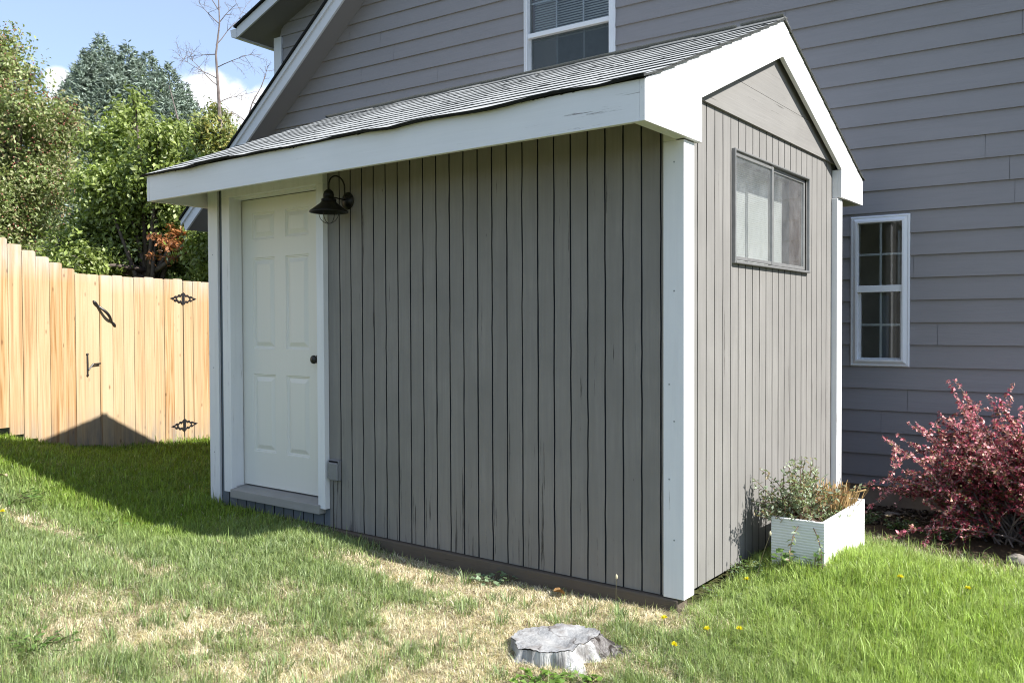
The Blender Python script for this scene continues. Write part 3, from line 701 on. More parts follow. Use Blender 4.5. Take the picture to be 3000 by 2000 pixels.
    def courses(sign):
        m = MB(); nx = 180; n = 13; slope_len = 1.635/ca+.02
        exp_ = slope_len/n; th = .0062
        xsL = [-3.80+(3.80+.034)*i/nx for i in range(nx+1)]
        for k in range(n):
            s0 = k*exp_-.030; s1 = (k+1)*exp_-.005
            ph = rnd.uniform(0, 9); off = rnd.uniform(0, .3)
            def pos(x, s, h):
                sag = .004*math.sin(x*1.7+.5)+.003*math.sin(x*4.1)
                yy = s*ca; zz = s*sa; yb = -.415+yy-h*sa; zb_ = 1.0175+.003+zz+h*ca+sag*.6
                return (x, yb if sign > 0 else 2.445-yb, Z(zb_))
            rowf = []
            for i, x in enumerate(xsL):
                amp = 1.0 if k == 0 else .35
                wv = amp*(.010*math.sin(x*3.1+ph)+.006*math.sin(x*7.7+ph*2)+rnd.gauss(0, .0012))
                lift = (abs(.012*math.sin(x*2.3+ph)*math.sin(x*5.1+1)) if k == 0 else .0015*abs(math.sin(x*5+ph)))+(.002 if rnd.random() < .04 else 0)
                tabu = ((x+off) % .31)
                h0 = th+.0035+lift
                rowf.append((pos(x, s0+wv, h0), pos(x, s0+wv, h0-th-(0.004 if k == 0 else 0)), pos(x, s1+.03, th*.6), pos(x, s0+wv+.035, th+.0015+lift*.4)))
            for i in range(nx):
                a, b_ = rowf[i], rowf[i+1]
                if k > 0 and ((xsL[i]+off) % .31) < (.0213*.55) and rnd.random() < .10: continue
                m.cur = 0; m.face([a[0], b_[0], b_[3], a[3]]); m.face([a[3], b_[3], b_[2], a[2]])
                m.cur = 1 if k == 0 else 2; m.face([a[1], b_[1], b_[0], a[0]])
                if k == 0: m.face([a[1], (a[1][0], a[1][1]+.04*sign, a[1][2]+.004), (b_[1][0], b_[1][1]+.04*sign, b_[1][2]+.004), b_[1]])
            for e in (rowf[0], rowf[-1]):
                m.cur = 2; m.face([e[0], e[3], e[2], (e[2][0], e[2][1], e[2][2]-.012), (e[1][0], e[1][1], e[1][2]-.004)])
        return m.build('shingles', [M['shingle'], M['tar'], M['shingle_edge']], roof, fix=False)
    courses(1); courses(-1)
    m = MB(); zr = 1.0175+1.635*sl
    for k in range(14):
        a = -3.80+k*.274; e = a+.285; l = .004*(k % 2)+rnd.uniform(0, .002)
        m.prism([(1.22-.13, Z(zr-.13*sl+.006+l)), (1.22, Z(zr+.009+l)), (1.22+.13, Z(zr-.13*sl+.006+l)), (1.22+.13, Z(zr-.13*sl+.011+l)), (1.22, Z(zr+.015+l)), (1.22-.13, Z(zr-.13*sl+.011+l))], 'x', a, min(e, .034))
    m.build('ridge_cap', M['ridge'], roof)
    # ragged tar paper hanging out under the first course
    m = MB(); xx = -3.78
    while xx < .0:
        d = rnd.uniform(.006, .013)+.012*abs(math.sin(xx*2.1)*math.sin(xx*5.3+1)); w_ = rnd.uniform(.02, .07)
        m.face([(xx, -.4175, Z(1.026)), (xx+w_, -.4175, Z(1.026)), (xx+w_*.8, -.4185-rnd.uniform(0, .003), Z(1.026-d*.6)), (xx+w_*.3, -.4185, Z(1.026-d*rnd.uniform(.5, .9)))]); xx += w_*.8
    m.face([(-3.77, -.417, Z(1.026)), (.02, -.417, Z(1.026)), (.02, -.417, Z(1.0155)), (-3.77, -.417, Z(1.0155))])
    m.build('tar_paper', M['tar'], roof, fix=False)
    # gable slider window
    b0, b1, zb, zt = .640, 1.835, .312, .905; bm_ = 1.20
    m = MB()
    def bx(m, y0, y1, z0_, z1_, xa, xb): m.box(xa, xb, y0, y1, Z(z0_), Z(z1_))
    bx(m, b0, b0+.011, zb, zt, -.060, -.018); bx(m, b1-.011, b1, zb, zt, -.060, -.022); bx(m, b0+.011, b1-.011, zb, zb+.013, -.060, -.014); bx(m, b0+.011, b1-.011, zt-.010, zt, -.060, -.020)
    fr = m.build('window', M['alu'], t, bevel=.002)
    m = MB(); i0, i1 = b0+.023, bm_+.012
    bx(m, i0, i0+.012, zb+.021, zt-.019, -.046, -.030); bx(m, i1-.024, i1, zb+.021, zt-.019, -.046, -.026); bx(m, i0+.012, i1-.024, zb+.021, zb+.038, -.046, -.030); bx(m, i0+.012, i1-.024, zt-.034, zt-.019, -.046, -.030); m.build('sash', M['alu'], fr, bevel=.0015)
    m = MB(); i0, i1 = bm_+.014, b1-.023
    bx(m, i0, i0+.014, zb+.021, zt-.019, -.062, -.046); bx(m, i1-.026, i1, zb+.021, zt-.019, -.062, -.046); bx(m, i0+.014, i1-.026, zb+.021, zb+.040, -.062, -.046); bx(m, i0+.014, i1-.026, zt-.036, zt-.019, -.062, -.046); m.build('sash', M['alu'], fr, bevel=.0015)
    def pane(x, y0, y1):
        m = MB(); m.face([(x, y0, Z(zb+.03)), (x, y1, Z(zb+.03)), (x, y1, Z(zt-.03)), (x, y0, Z(zt-.03))]); m.build('pane', M['glass_dusty'], fr, fix=False)
    pane(-.038, b0+.03, bm_); pane(-.054, bm_+.02, b1-.04)
    # inside: reveal, pale blind, stud
    m = MB(); m.box(-.15, -.063, b0-.03, b0+.002, Z(zb-.05), Z(zt+.05)); m.box(-.16, -.062, b0, b1, Z(zb-.05), Z(zb+.005)); m.box(-.16, -.062, b0, b1, Z(zt-.004), Z(zt+.05)); m.build('window_reveal', M['dusty'], t, fix=False)
    m = MB(); m.box(-.15, -.063, b1-.012, b1+.03, Z(zb+.006), Z(zt-.005)); m.build('wall_stud', M['brown'], t)
    m = MB(); z = zb-.04
    while z < zt+.03:
        m.face([(-.180, b0-.3, Z(z)), (-.180, 1.78, Z(z)), (-.1815, 1.78, Z(z+.012)), (-.1815, b0-.3, Z(z+.012))]); z += .012
    m.build('blind', M['blind'], t, fix=False)
    m = MB(); m.box(-.9, -.89, .3, 2.2, Z(0), Z(1.1)); m.build('interior_shade_sheet', M['dark'], t)  # black sheet standing in for the unlit shed interior
    return t
make_shed()
def sw(x, y, z): # shed local -> world ; x=-a, y=b, absolute z
    p = P0 - x*U*1.0 + y*V; return (p[0], p[1], z)

# ------------------------------------------------------------------ wall lamp, outlet box
def make_lamp():
    b = sw(-2.255, .02, .5)
    t = thing('wall_lamp', 'black gooseneck barn lamp with conical shade and wire guard beside the shed door', 'lamp', b, TH-PI/2); t.scale = (.93, .93, .93); t.location.z += .045
    z = lambda v: v-.5; cy = -.165
    m = MB(); prof = [(.0, .0), (.057, .0), (.058, .006), (.05, .012), (.044, .013), (.038, .022), (.018, .03), (0, .032)]; nn = 24; bb = 0
    for r, d in prof:
        for k in range(nn): an = 2*PI*k/nn; m.v.append((r*math.cos(an), -d, z(.730)+r*math.sin(an)))
    for i in range(len(prof)-1):
        for k in range(nn): m.f.append((i*nn+k, i*nn+(k+1) % nn, (i+1)*nn+(k+1) % nn, (i+1)*nn+k)); m.mi.append(0)
    m.build('wall_plate', M['bronze'], t, smooth=True)
    m = MB(); pts = [(0, -.026, z(.755))]
    pts += [(0, -.026-.004, z(.80))]
    R_ = (abs(cy)-.03)/2; c0 = -.03-R_
    for k in range(13): a = PI*k/12; pts.append((0, c0+R_*math.cos(a), z(.815)+R_*1.0*math.sin(a)))
    pts.append((0, cy, z(.78))); m.tube(pts, .0052, 8); m.tube([(0, -.02, z(.735)), (0, cy, z(.742))], .0042, 8); m.build('arm', M['bronze'], t, smooth=True)
    m = MB(); m.lathe([(.004, .79), (.012, .788), (.030, .772), (.033, .758), (.035, .757), (.035, .752), (.034, .728), (.046, .726), (.048, .72), (.047, .708), (.052, .704)], (0, cy, -.5), 28); m.build('cap', M['bronze'], t, smooth=True)
    m = MB(); m.lathe([(.050, .706), (.056, .698), (.122, .648), (.126, .642), (.124, .639), (.118, .645), (.052, .694)], (0, cy, -.5), 36); m.build('shade', M['bronze'], t, smooth=True)
    m = MB()
    for an in (0.35, 0.35+PI/2):
        pts = [(.072*math.cos(a)*math.cos(an), cy+.072*math.cos(a)*math.sin(an), z(.640)-.072*math.sin(a)) for a in [PI*k/14 for k in range(15)]]
        m.tube(pts, .0022, 6)
    m.build('wire_guard', M['black_metal'], t, smooth=True)
make_lamp()
def make_outlet():
    b = sw(-2.378, .02, -.97)
    t = thing('outlet_box', 'small grey weatherproof outlet box low on the shed wall beside the door trim', 'outlet box', b, TH-PI/2)
    m = MB(); m.box(-.045, .045, -.022, .0, 0, .128); m.build('housing', M['outlet'], t, bevel=.004)
    m = MB(); m.box(-.041, .043, -.036, -.0225, .002, .112); m.build('cover', M['outlet'], t, bevel=.006)
    m = MB(); m.box(-.036, .036, -.031, -.0225, .115, .122); m.build('hinge', M['dark'], t)
make_outlet()

# ------------------------------------------------------------------ fence and gate
FS = .975
F0 = np.array([-4.764, 8.12])*FS; FD = np.array([.45, .893]); FD /= np.linalg.norm(FD)
def fence_xy(k): p = F0+FD*k*FS; return p
def boards(parent, items, zbase, seed):
    """items: (k0,k1,ztop,zbot)"""
    r = random.Random(seed); V_, F_, Cc = [], [], []
    for (k0, k1, zt, zb) in items:
        x0, x1 = k0*FS+.0022, k1*FS-.0022; c = .018; zt *= FS; zb *= FS
        y = r.uniform(-.005, .004)
        prof = [(x0, zb), (x1, zb), (x1, zt-c*.8), (x1-.006, zt-.006), (x1-c, zt), (x0+c, zt), (x0+.006, zt-.006), (x0, zt-c*.8)]
        b = len(V_); n = len(prof)
        V_ += [(p, y-.009, q-zbase) for p, q in prof]+[(p, y+.009, q-zbase) for p, q in prof]
        F_.append(tuple(b+i for i in range(n))); F_.append(tuple(b+n+i for i in reversed(range(n))))
        F_ += [(b+i, b+n+i, b+n+(i+1) % n, b+(i+1) % n) for i in range(n)]
        Cc += [(r.random(), r.random(), r.random())]*(2*n)
    me = bpy.data.meshes.new('board_panel'); me.from_pydata(V_, [], F_); me.materials.append(M['cedar'])
    a = me.attributes.new('col', 'FLOAT_COLOR', 'POINT'); a.data.foreach_set('color', np.array([(*c, 1) for c in Cc], dtype=np.float32).ravel())
    o = bpy.data.objects.new('board_panel', me); C.objects.link(o); o.parent = parent; return o
rzF = math.atan2(FD[1], FD[0])
def fence_root(name, label, cat, zbase):
    return thing(name, label, cat, (F0[0], F0[1], zbase), rzF)
def ftop(k): return .806-(k*.357) if k < .76 else .533
def fbot(k): return -1.005-k*.40 if k < .5 else -1.20-(k-.5)*.10
t = fence_root('wooden_fence', 'stepped cedar picket fence climbing the slope left of the gate', 'fence', -1.2)
items = []; k = -3.22
while k < .99: items.append((k, k+.14, ftop(k+.07), fbot(k+.07) if k > -.1 else -1.005-k*.36)); k += .1401
boards(t, items, -1.2, 4)
m = MB()
for zz in (-.55, .35): m = MB(); m.prism([(-3.1, zz+1.2+1.1), (.95, zz+1.2-.35), (.95, zz+1.2-.26), (-3.1, zz+1.2+1.19)], 'y', .012, .05); m.build('rail', M['cedar'], t)
m = MB(); m.box(.90, .96, .0505, .10, -.3, 1.6); m.build('post', M['cedar'], t)
m = MB(); m.box(-1.5, -1.41, .0505, .10, -.1, 2.1); m.build('post', M['cedar'], t)
t = fence_root('wooden_fence', 'short flat-topped cedar fence run between the gate hinges and the shed', 'fence', -1.36)
items = []; k = 2.095
while k < 3.6: items.append((k, k+.138, .52-.006*random.random(), -1.36)); k += .1385
boards(t, items, -1.36, 9)
m = MB(); m.box(2.1*FS, 2.19*FS, .0505, .10, -.2, 1.75); m.build('post', M['cedar'], t)
for z_ in (.3, 1.4): m = MB(); m.box(2.1*FS, 3.5*FS, .012, .05, z_, z_+.09); m.build('rail', M['cedar'], t)
gate = fence_root('wooden_gate', 'cedar board gate with black ornamental hinges and handle in the fence', 'gate', -1.30)
items = []; k = 1.004; i = 0
while k < 2.08: items.append((k, k+.135, .531+.006*math.sin(i*2.), -1.262)); k += .1355; i += 1
items = [(a_, b_, c_, -1.34) for a_, b_, c_, d_ in items]
boards(gate, items, -1.30, 14)
for z_ in (.25, 1.45): m = MB(); m.box(1.02*FS, 2.07*FS, .012, .05, z_, z_+.09); m.build('rail', M['cedar'], gate)
def hinge(zc_, parent):
    m = MB(); y = -.0135
    cx = 2.09*FS
    for s in (-1, 1):
        for u in (-1, 1):
            oc = [(.008, .066), (.022, .060), (.034, .042), (.052, .046), (.068, .046), (.084, .026), (.104, .032), (.122, .028), (.134, .014), (.152, .014), (.170, .008), (.192, .0)]
            ic = [(.192, -.001), (.165, -.001), (.140, .002), (.125, .010), (.105, .012), (.085, .010), (.066, .024), (.050, .026), (.036, .018), (.022, .040), (.008, .046)]
            m.prism([(cx+s*x, zc_+1.3+u*zz) for x, zz in oc+ic], 'y', -.0155, -.0095)
            m.tube([(cx+s*.012, y, zc_+1.3+u*.05), (cx+s*.012, y, zc_+1.3)], .007, 6)
        m.tube([(cx+s*.095, y, zc_+1.3-.022), (cx+s*.095, y, zc_+1.3+.022)], .009, 6)
        m.tube([(cx+s*.15, y, zc_+1.3), (cx+s*.15, y-.006, zc_+1.3)], .014, 8)
    m.tube([(cx, y-.004, zc_+1.3-.07), (cx, y-.004, zc_+1.3+.07)], .0075, 8)
    m.build('hinge', M['black_metal_gate'], parent)
hinge(.31*FS, gate); hinge(-1.155*FS, gate)
# handle (slanting pull) and latch
m = MB(); p0 = Vector((.905*FS, -.012, .263*FS+1.3)); p1 = Vector((1.175*FS, -.012, -.010*FS+1.3)); d = (p1-p0)
pts = []; rd = []
for i in range(17):
    s = i/16; out = .045*math.sin(PI*min(max((s-.2)/.6, 0), 1)) if .2 < s < .8 else 0
    pts.append(p0+d*s+Vector((.0, -out-.004, 0))); rd.append(.004 if i in (0, 16) else .016 if s < .17 or s > .83 else .008+.007*math.sin(PI*s))
m.tube(pts, rd, 8); m.build('handle', M['black_metal_gate'], gate, smooth=True)
m = MB(); lx = .83*FS; lz = -.40*FS+1.3
m.tube([(lx, -.016, lz+.10), (lx, -.020, lz), (lx, -.016, lz-.10)], .009, 8)
m.tube([(lx, -.02, lz+.10), (lx, -.012, lz+.11)], .013, 8); m.tube([(lx, -.02, lz-.10), (lx, -.012, lz-.11)], .013, 8)
m.tube([(lx, -.03, lz-.05), (lx+.05, -.034, lz+.005), (lx+.14, -.03, lz+.008)], .008, 8)
m.build('latch', M['black_metal_gate'], gate)

# ------------------------------------------------------------------ vegetation helpers
def rand_unit(n, r): v = r.normal(size=(n, 3)); return v/np.linalg.norm(v, axis=1, keepdims=True)
def leaves_mesh(cen, nrm, size, cols, aspect=.5, fold=.25, r=RNG, direc=None):
    n = len(cen)
    if direc is None: direc = rand_unit(n, r)
    direc = direc-(direc*nrm).sum(1, keepdims=True)*nrm; direc /= np.linalg.norm(direc, axis=1, keepdims=True)+1e-9
    side = np.cross(nrm, direc); s = size[:, None]
    v = np.stack([cen-direc*s*.5, cen+side*s*aspect*.5+nrm*s*fold*.3, cen+direc*s*.5, cen-side*s*aspect*.5+nrm*s*fold*.3], 1).reshape(-1, 3)
    i = np.arange(n)[:, None]*4; f = np.concatenate([i+np.array([[0, 1, 2]]), i+np.array([[0, 2, 3]])], 0)
    return v, f, np.repeat(cols, 4, axis=0)
def pal(cs, n, r, jit=.15):
    cs = np.array(cs); c = cs[r.integers(0, len(cs), n)]; return np.clip(c*(1+r.normal(0, jit, (n, 1))), .003, 1)
def px(x, y, Y):   # a photograph direction at distance Y -> world (rough, for laying out far trees)
    return np.array([(x-1176)/1974.5*Y, Y, (748-y)/1974.5*Y])

def limb_tree(parent, base, lobes, mat, r, trunk_r=.12, top=None):
    m = MB(); base = Vector(base)
    top = Vector(top) if top is not None else Vector(np.mean([l[0] for l in lobes], axis=0))
    mid = base.lerp(top, .45)+Vector((r.normal(0, .1), r.normal(0, .1), 0))
    m.tube([base-Vector((0, 0, .2)), base.lerp(mid, .5), mid, mid.lerp(top, .6), top], [trunk_r*1.2, trunk_r, trunk_r*.8, trunk_r*.5, trunk_r*.2], 9)
    for c, rr in lobes:
        c = Vector(c); s = base.lerp(top, r.uniform(.3, .75)); q = s.lerp(c, .5)+Vector((0, 0, .15*rr))
        m.tube([s, q, c], [trunk_r*.4, trunk_r*.25, trunk_r*.08], 6)
        for _ in range(5):
            e = c+Vector(rand_unit(1, r)[0])*rr*.85; m.tube([q.lerp(c, r.uniform(.3, 1)), c.lerp(e, .6)+Vector((0, 0, .06)), e], [trunk_r*.12, trunk_r*.07, trunk_r*.02], 5)
    return m.build('trunk', mat, parent, smooth=True)
def leafy_crown(parent, lobes, nclump, per, lsize, colours, r, name='crown', csize=.22, mat=None, aspect=.55, droop=.25):
    rad = np.array([l[1] for l in lobes]); w = rad**2.2; w /= w.sum(); idx = r.choice(len(lobes), nclump, p=w)
    cc = np.array([l[0] for l in lobes])[idx]; u = rand_unit(nclump, r); rr = rad[idx]*(r.random(nclump)**.35)*r.uniform(.75, 1.12, nclump)
    cen = cc+u*rr[:, None]*np.array([1, 1, .9]); cl = cen.repeat(per, 0); tone = r.uniform(.75, 1.2, nclump).repeat(per)[:, None]
    outd = u.repeat(per, 0)
    # elongated clumps along outward twigs
    tpos = r.uniform(-1, 1, (len(cl), 1)); tw = outd*.8+rand_unit(nclump, r).repeat(per, 0)*.6+np.array([0, 0, .1])
    p = cl+tw*tpos*csize+r.normal(0, csize*.33, (len(cl), 3)); p[:, 2] -= droop*csize*np.abs(tpos[:, 0])
    nrm = rand_unit(len(cl), r)*.8+outd*.5+np.array([0, 0, .5]); nrm /= np.linalg.norm(nrm, axis=1, keepdims=True)
    dr = rand_unit(len(cl), r)*.8+np.array([0, 0, -.7]); size = r.uniform(.65, 1.25, len(cl))*lsize
    v, f, c = leaves_mesh(p, nrm, size, pal(colours, len(cl), r)*tone, aspect, .35, r, dr)
    return np_obj(name, v, f, mat or M['leaf'], parent, c), p

# crab apple (far left, red fruit)
def crabapple():
    r = np.random.default_rng(21); Y = 14.5
    sp = [(-30, 130, 55), (10, 150, 60), (-20, 260, 110), (60, 265, 75), (105, 290, 75), (40, 380, 120), (120, 400, 70), (-40, 430, 120), (60, 500, 95), (20, 90, 35), (70, 175, 28), (170, 260, 26), (165, 300, 45), (-10, 590, 90), (-90, 300, 130)]
    lob = [(px(x, y, Y+r.uniform(-.7, .7)), rr/1974.5*Y) for x, y, rr in sp]
    b = px(-10, 748, Y); b[2] = -1.3
    t = thing('crab_apple_tree', 'tall crab apple tree with small red fruit at the left edge beyond the fence', 'tree', tuple(b))
    lob = [(c-b, q) for c, q in lob]
    limb_tree(t, (0, 0, 0), lob, M['bark'], r, .16)
    leafy_crown(t, lob, 2000, 36, .070, [(.24, .30, .11), (.31, .36, .16), (.15, .20, .065), (.38, .40, .22), (.30, .27, .15)], r, csize=.26)
    # fruit
    n = 2600; rad = np.array([l[1] for l in lob]); idx = r.choice(len(lob), n, p=rad**2/(rad**2).sum()); c = np.array([l[0] for l in lob])[idx]+rand_unit(n, r)*(rad[idx]*r.uniform(.85, 1.1, n))[:, None]
    o = np.array([(1,0,0),(-1,0,0),(0,1,0),(0,-1,0),(0,0,1),(0,0,-1)])*.016; v = (c[:, None]+o[None]).reshape(-1, 3)
    tri = np.array([(0,2,4),(2,1,4),(1,3,4),(3,0,4),(2,0,5),(1,2,5),(3,1,5),(0,3,5)]); f = (np.arange(n)[:, None, None]*6+tri[None]).reshape(-1, 3)
    o = np_obj('fruit', v, f, M['petal'], t, np.repeat(pal([(.34, .11, .09), (.42, .20, .16), (.30, .14, .09)], n, r), 6, 0), smooth=True); o['kind'] = 'stuff'
crabapple()
def spruce():
    r = np.random.default_rng(31); Y = 24
    tops = [(262, 112, 1.1, .6), (220, 118, 1.1, -.4), (318, 135, 1.1, .4), (372, 165, 1.1, -.4), (415, 215, 1.0, 0), (160, 195, 1.0, .1), (445, 235, .9, .5), (110, 300, .9, 0), (240, 85, .95, 0), (300, 104, .95, .5), (348, 122, 1.0, 1.0), (395, 150, .9, .2), (185, 150, .8, .6), (430, 195, .8, .8), (135, 245, .8, .9), (455, 270, .7, .4), (205, 120, .7, .0), (268, 140, .9, -.8), (330, 170, .9, -1), (390, 230, .9, -.9), (220, 230, .9, -1)]
    b = px(280, 748, Y); b[2] = -1.3
    t = thing('blue_spruce', 'broad many-topped blue-green spruce towering behind the leafy trees', 'tree', tuple(b))
    V_, F_, C_ = [], [], []; off = 0; m = MB()
    for (x, y, sl, dy) in tops:
        p = px(x, y, Y+dy)-b; H = p[2]; m.tube([(p[0], p[1], 0), (p[0], p[1], H*.5), (p[0], p[1], H*.8)], [.14, .08, .01], 6)
        n = 14500
        s = r.random(n)**.62*min(H, 7.6); rr = .04+.50*s**.90*sl; rr = np.minimum(rr, 1.8)
        an = r.uniform(0, 2*PI, n); lob = 1+.20*np.sin(an*5+s*4.0)+.14*np.sin(an*9-s*11)+.14*np.sin(s*23+an); rad = rr*lob*r.uniform(.35, 1.05, n)**.7
        cen = np.stack([p[0]+rad*np.cos(an), p[1]+rad*np.sin(an), H-s-.05*rad+r.normal(0, .05, n)], 1)
        outd = np.stack([np.cos(an), np.sin(an), np.full(n, .35)], 1)+rand_unit(n, r)*.55; outd /= np.linalg.norm(outd, axis=1, keepdims=True)
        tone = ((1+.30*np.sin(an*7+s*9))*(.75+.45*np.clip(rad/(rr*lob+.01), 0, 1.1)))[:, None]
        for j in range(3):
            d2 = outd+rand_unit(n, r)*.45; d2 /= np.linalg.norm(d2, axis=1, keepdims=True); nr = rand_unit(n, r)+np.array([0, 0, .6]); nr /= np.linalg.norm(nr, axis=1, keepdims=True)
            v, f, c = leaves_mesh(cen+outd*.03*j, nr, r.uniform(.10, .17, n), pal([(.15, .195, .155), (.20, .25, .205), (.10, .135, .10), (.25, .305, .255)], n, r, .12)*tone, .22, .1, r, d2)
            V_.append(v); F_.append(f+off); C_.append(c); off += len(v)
    m.build('trunk', M['bark'], t)
    np_obj('crown', np.concatenate(V_), np.concatenate(F_), M['needle'], t, np.concatenate(C_))
spruce()
def midtree():
    r = np.random.default_rng(41); Y = 12.2
    sp = [(305, 275, 48), (300, 350, 70), (370, 330, 48), (410, 300, 30), (250, 335, 45), (370, 420, 85), (290, 450, 85), (440, 400, 60), (240, 430, 60), (220, 520, 60), (300, 540, 85), (390, 520, 85), (450, 500, 70), (160, 560, 50), (260, 600, 60), (350, 600, 70), (440, 600, 70), (480, 560, 60), (130, 600, 35), (190, 610, 45), (318, 235, 22), (500, 640, 60), (420, 660, 60), (530, 600, 50)]
    lob = [(px(x, y, Y+r.uniform(-.8, .8)), rr/1974.5*Y) for x, y, rr in sp]
    b = px(345, 748, Y); b[2] = -1.3
    t = thing('leafy_tree', 'bright green broadleaf tree just beyond the fence, in front of the spruce', 'tree', tuple(b))
    lob = [(c-b, q) for c, q in lob]; limb_tree(t, (0, 0, 0), lob, M['bark'], r, .11)
    leafy_crown(t, lob, 1900, 28, .078, [(.25, .32, .085), (.33, .40, .13), (.17, .22, .05), (.42, .48, .22), (.11, .145, .035)], r, csize=.18)
    leafy_crown(t, [(px(400, 555, Y-.75)-b, .22), (px(360, 590, Y-.7)-b, .12)], 16, 22, .075, [(.36, .15, .06), (.42, .20, .10)], r, name='dead_leaves', csize=.10)
midtree()
def twiggy(m, p, d, L, rad, r, depth):
    n = 5; pts = [Vector(p)]; d = Vector(d).normalized(); kids = []
    for i in range(n):
        d = (d+Vector(r.normal(0, .10, 3))).normalized(); pts.append(pts[-1]+d*L/n)
        if depth > 0 and i > 0:
            for _ in range(2 if depth > 1 else 2): kids.append((pts[-1].copy(), (d*r.uniform(.3, .8)+Vector(rand_unit(1, r)[0])*.8).normalized(), L*r.uniform(.22, .48), rad*.45, depth-1))
    m.tube(pts, [rad*(1-.75*i/n) for i in range(n+1)], 5, caps=False)
    for k in kids: twiggy(m, k[0], k[1], k[2], k[3], r, k[4])
def righttree():
    r = np.random.default_rng(51); Y = 14.5
    b = px(512, 748, Y); b[2] = -1.3
    t = thing('half_dead_tree', 'thin tree with a bare grey top rising behind the shed roof corner', 'tree', tuple(b))
    m = MB(); P = lambda x, y, dy=0: Vector(px(x, y, Y+dy)-b)
    tr = [Vector((0, 0, -.1)), P(516, 500), P(513, 330), P(508, 220), P(503, 130), P(512, 60), P(510, -10), P(508, -90)]
    m.tube(tr, [.07, .055, .036, .026, .018, .012, .008, .003], 7)
    for a, dd, L in ((P(506, 185), (-1, .2, .55), .75), (P(505, 160), (1, -.2, .45), .75), (P(503, 130), (-1, .3, .15), .65), (P(505, 200), (-1, -.4, .9), .65), (P(503, 110), (.5, .4, .8), .8), (P(510, 60), (-.6, .3, .9), .7), (P(510, 60), (.7, 0, .6), .45), (P(508, 240), (1, .3, .7), .5), (P(510, 30), (-.4, -.4, .7), .5), (P(513, 300), (-1, .2, .4), .6)):
        twiggy(m, a, dd, L, .009, r, 2)
    # leaning bare stem to the right
    m.tube([P(545, 420), P(570, 290), P(585, 240), P(605, 205), P(618, 175)], [.022, .014, .010, .006, .002], 6)
    for a, dd, L in ((P(585, 240), (1, .2, -.2), .45), (P(572, 285), (-.7, .2, .5), .4), (P(605, 205), (.4, .1, .9), .35), (P(578, 260), (.8, 0, .5), .5), (P(565, 300), (.9, .3, .1), .5)): twiggy(m, a, dd, L, .010, r, 2)
    m.tube([P(440, 400), P(420, 300), P(395, 200)], [.03, .018, .004], 6); m.build('trunk', M['greybark'], t)
    sp = [(500, 262, 26), (485, 300, 40), (535, 290, 26), (520, 330, 40), (470, 350, 45), (450, 310, 28), (540, 330, 26), (500, 380, 50), (560, 380, 40), (556, 315, 18)]
    leafy_crown(t, [(px(x, y, Y+r.uniform(-.4, .4))-b, rr/1974.5*Y) for x, y, rr in sp], 340, 24, .075, [(.26, .31, .11), (.33, .37, .15), (.17, .21, .07), (.42, .38, .14)], r, csize=.17)
righttree()

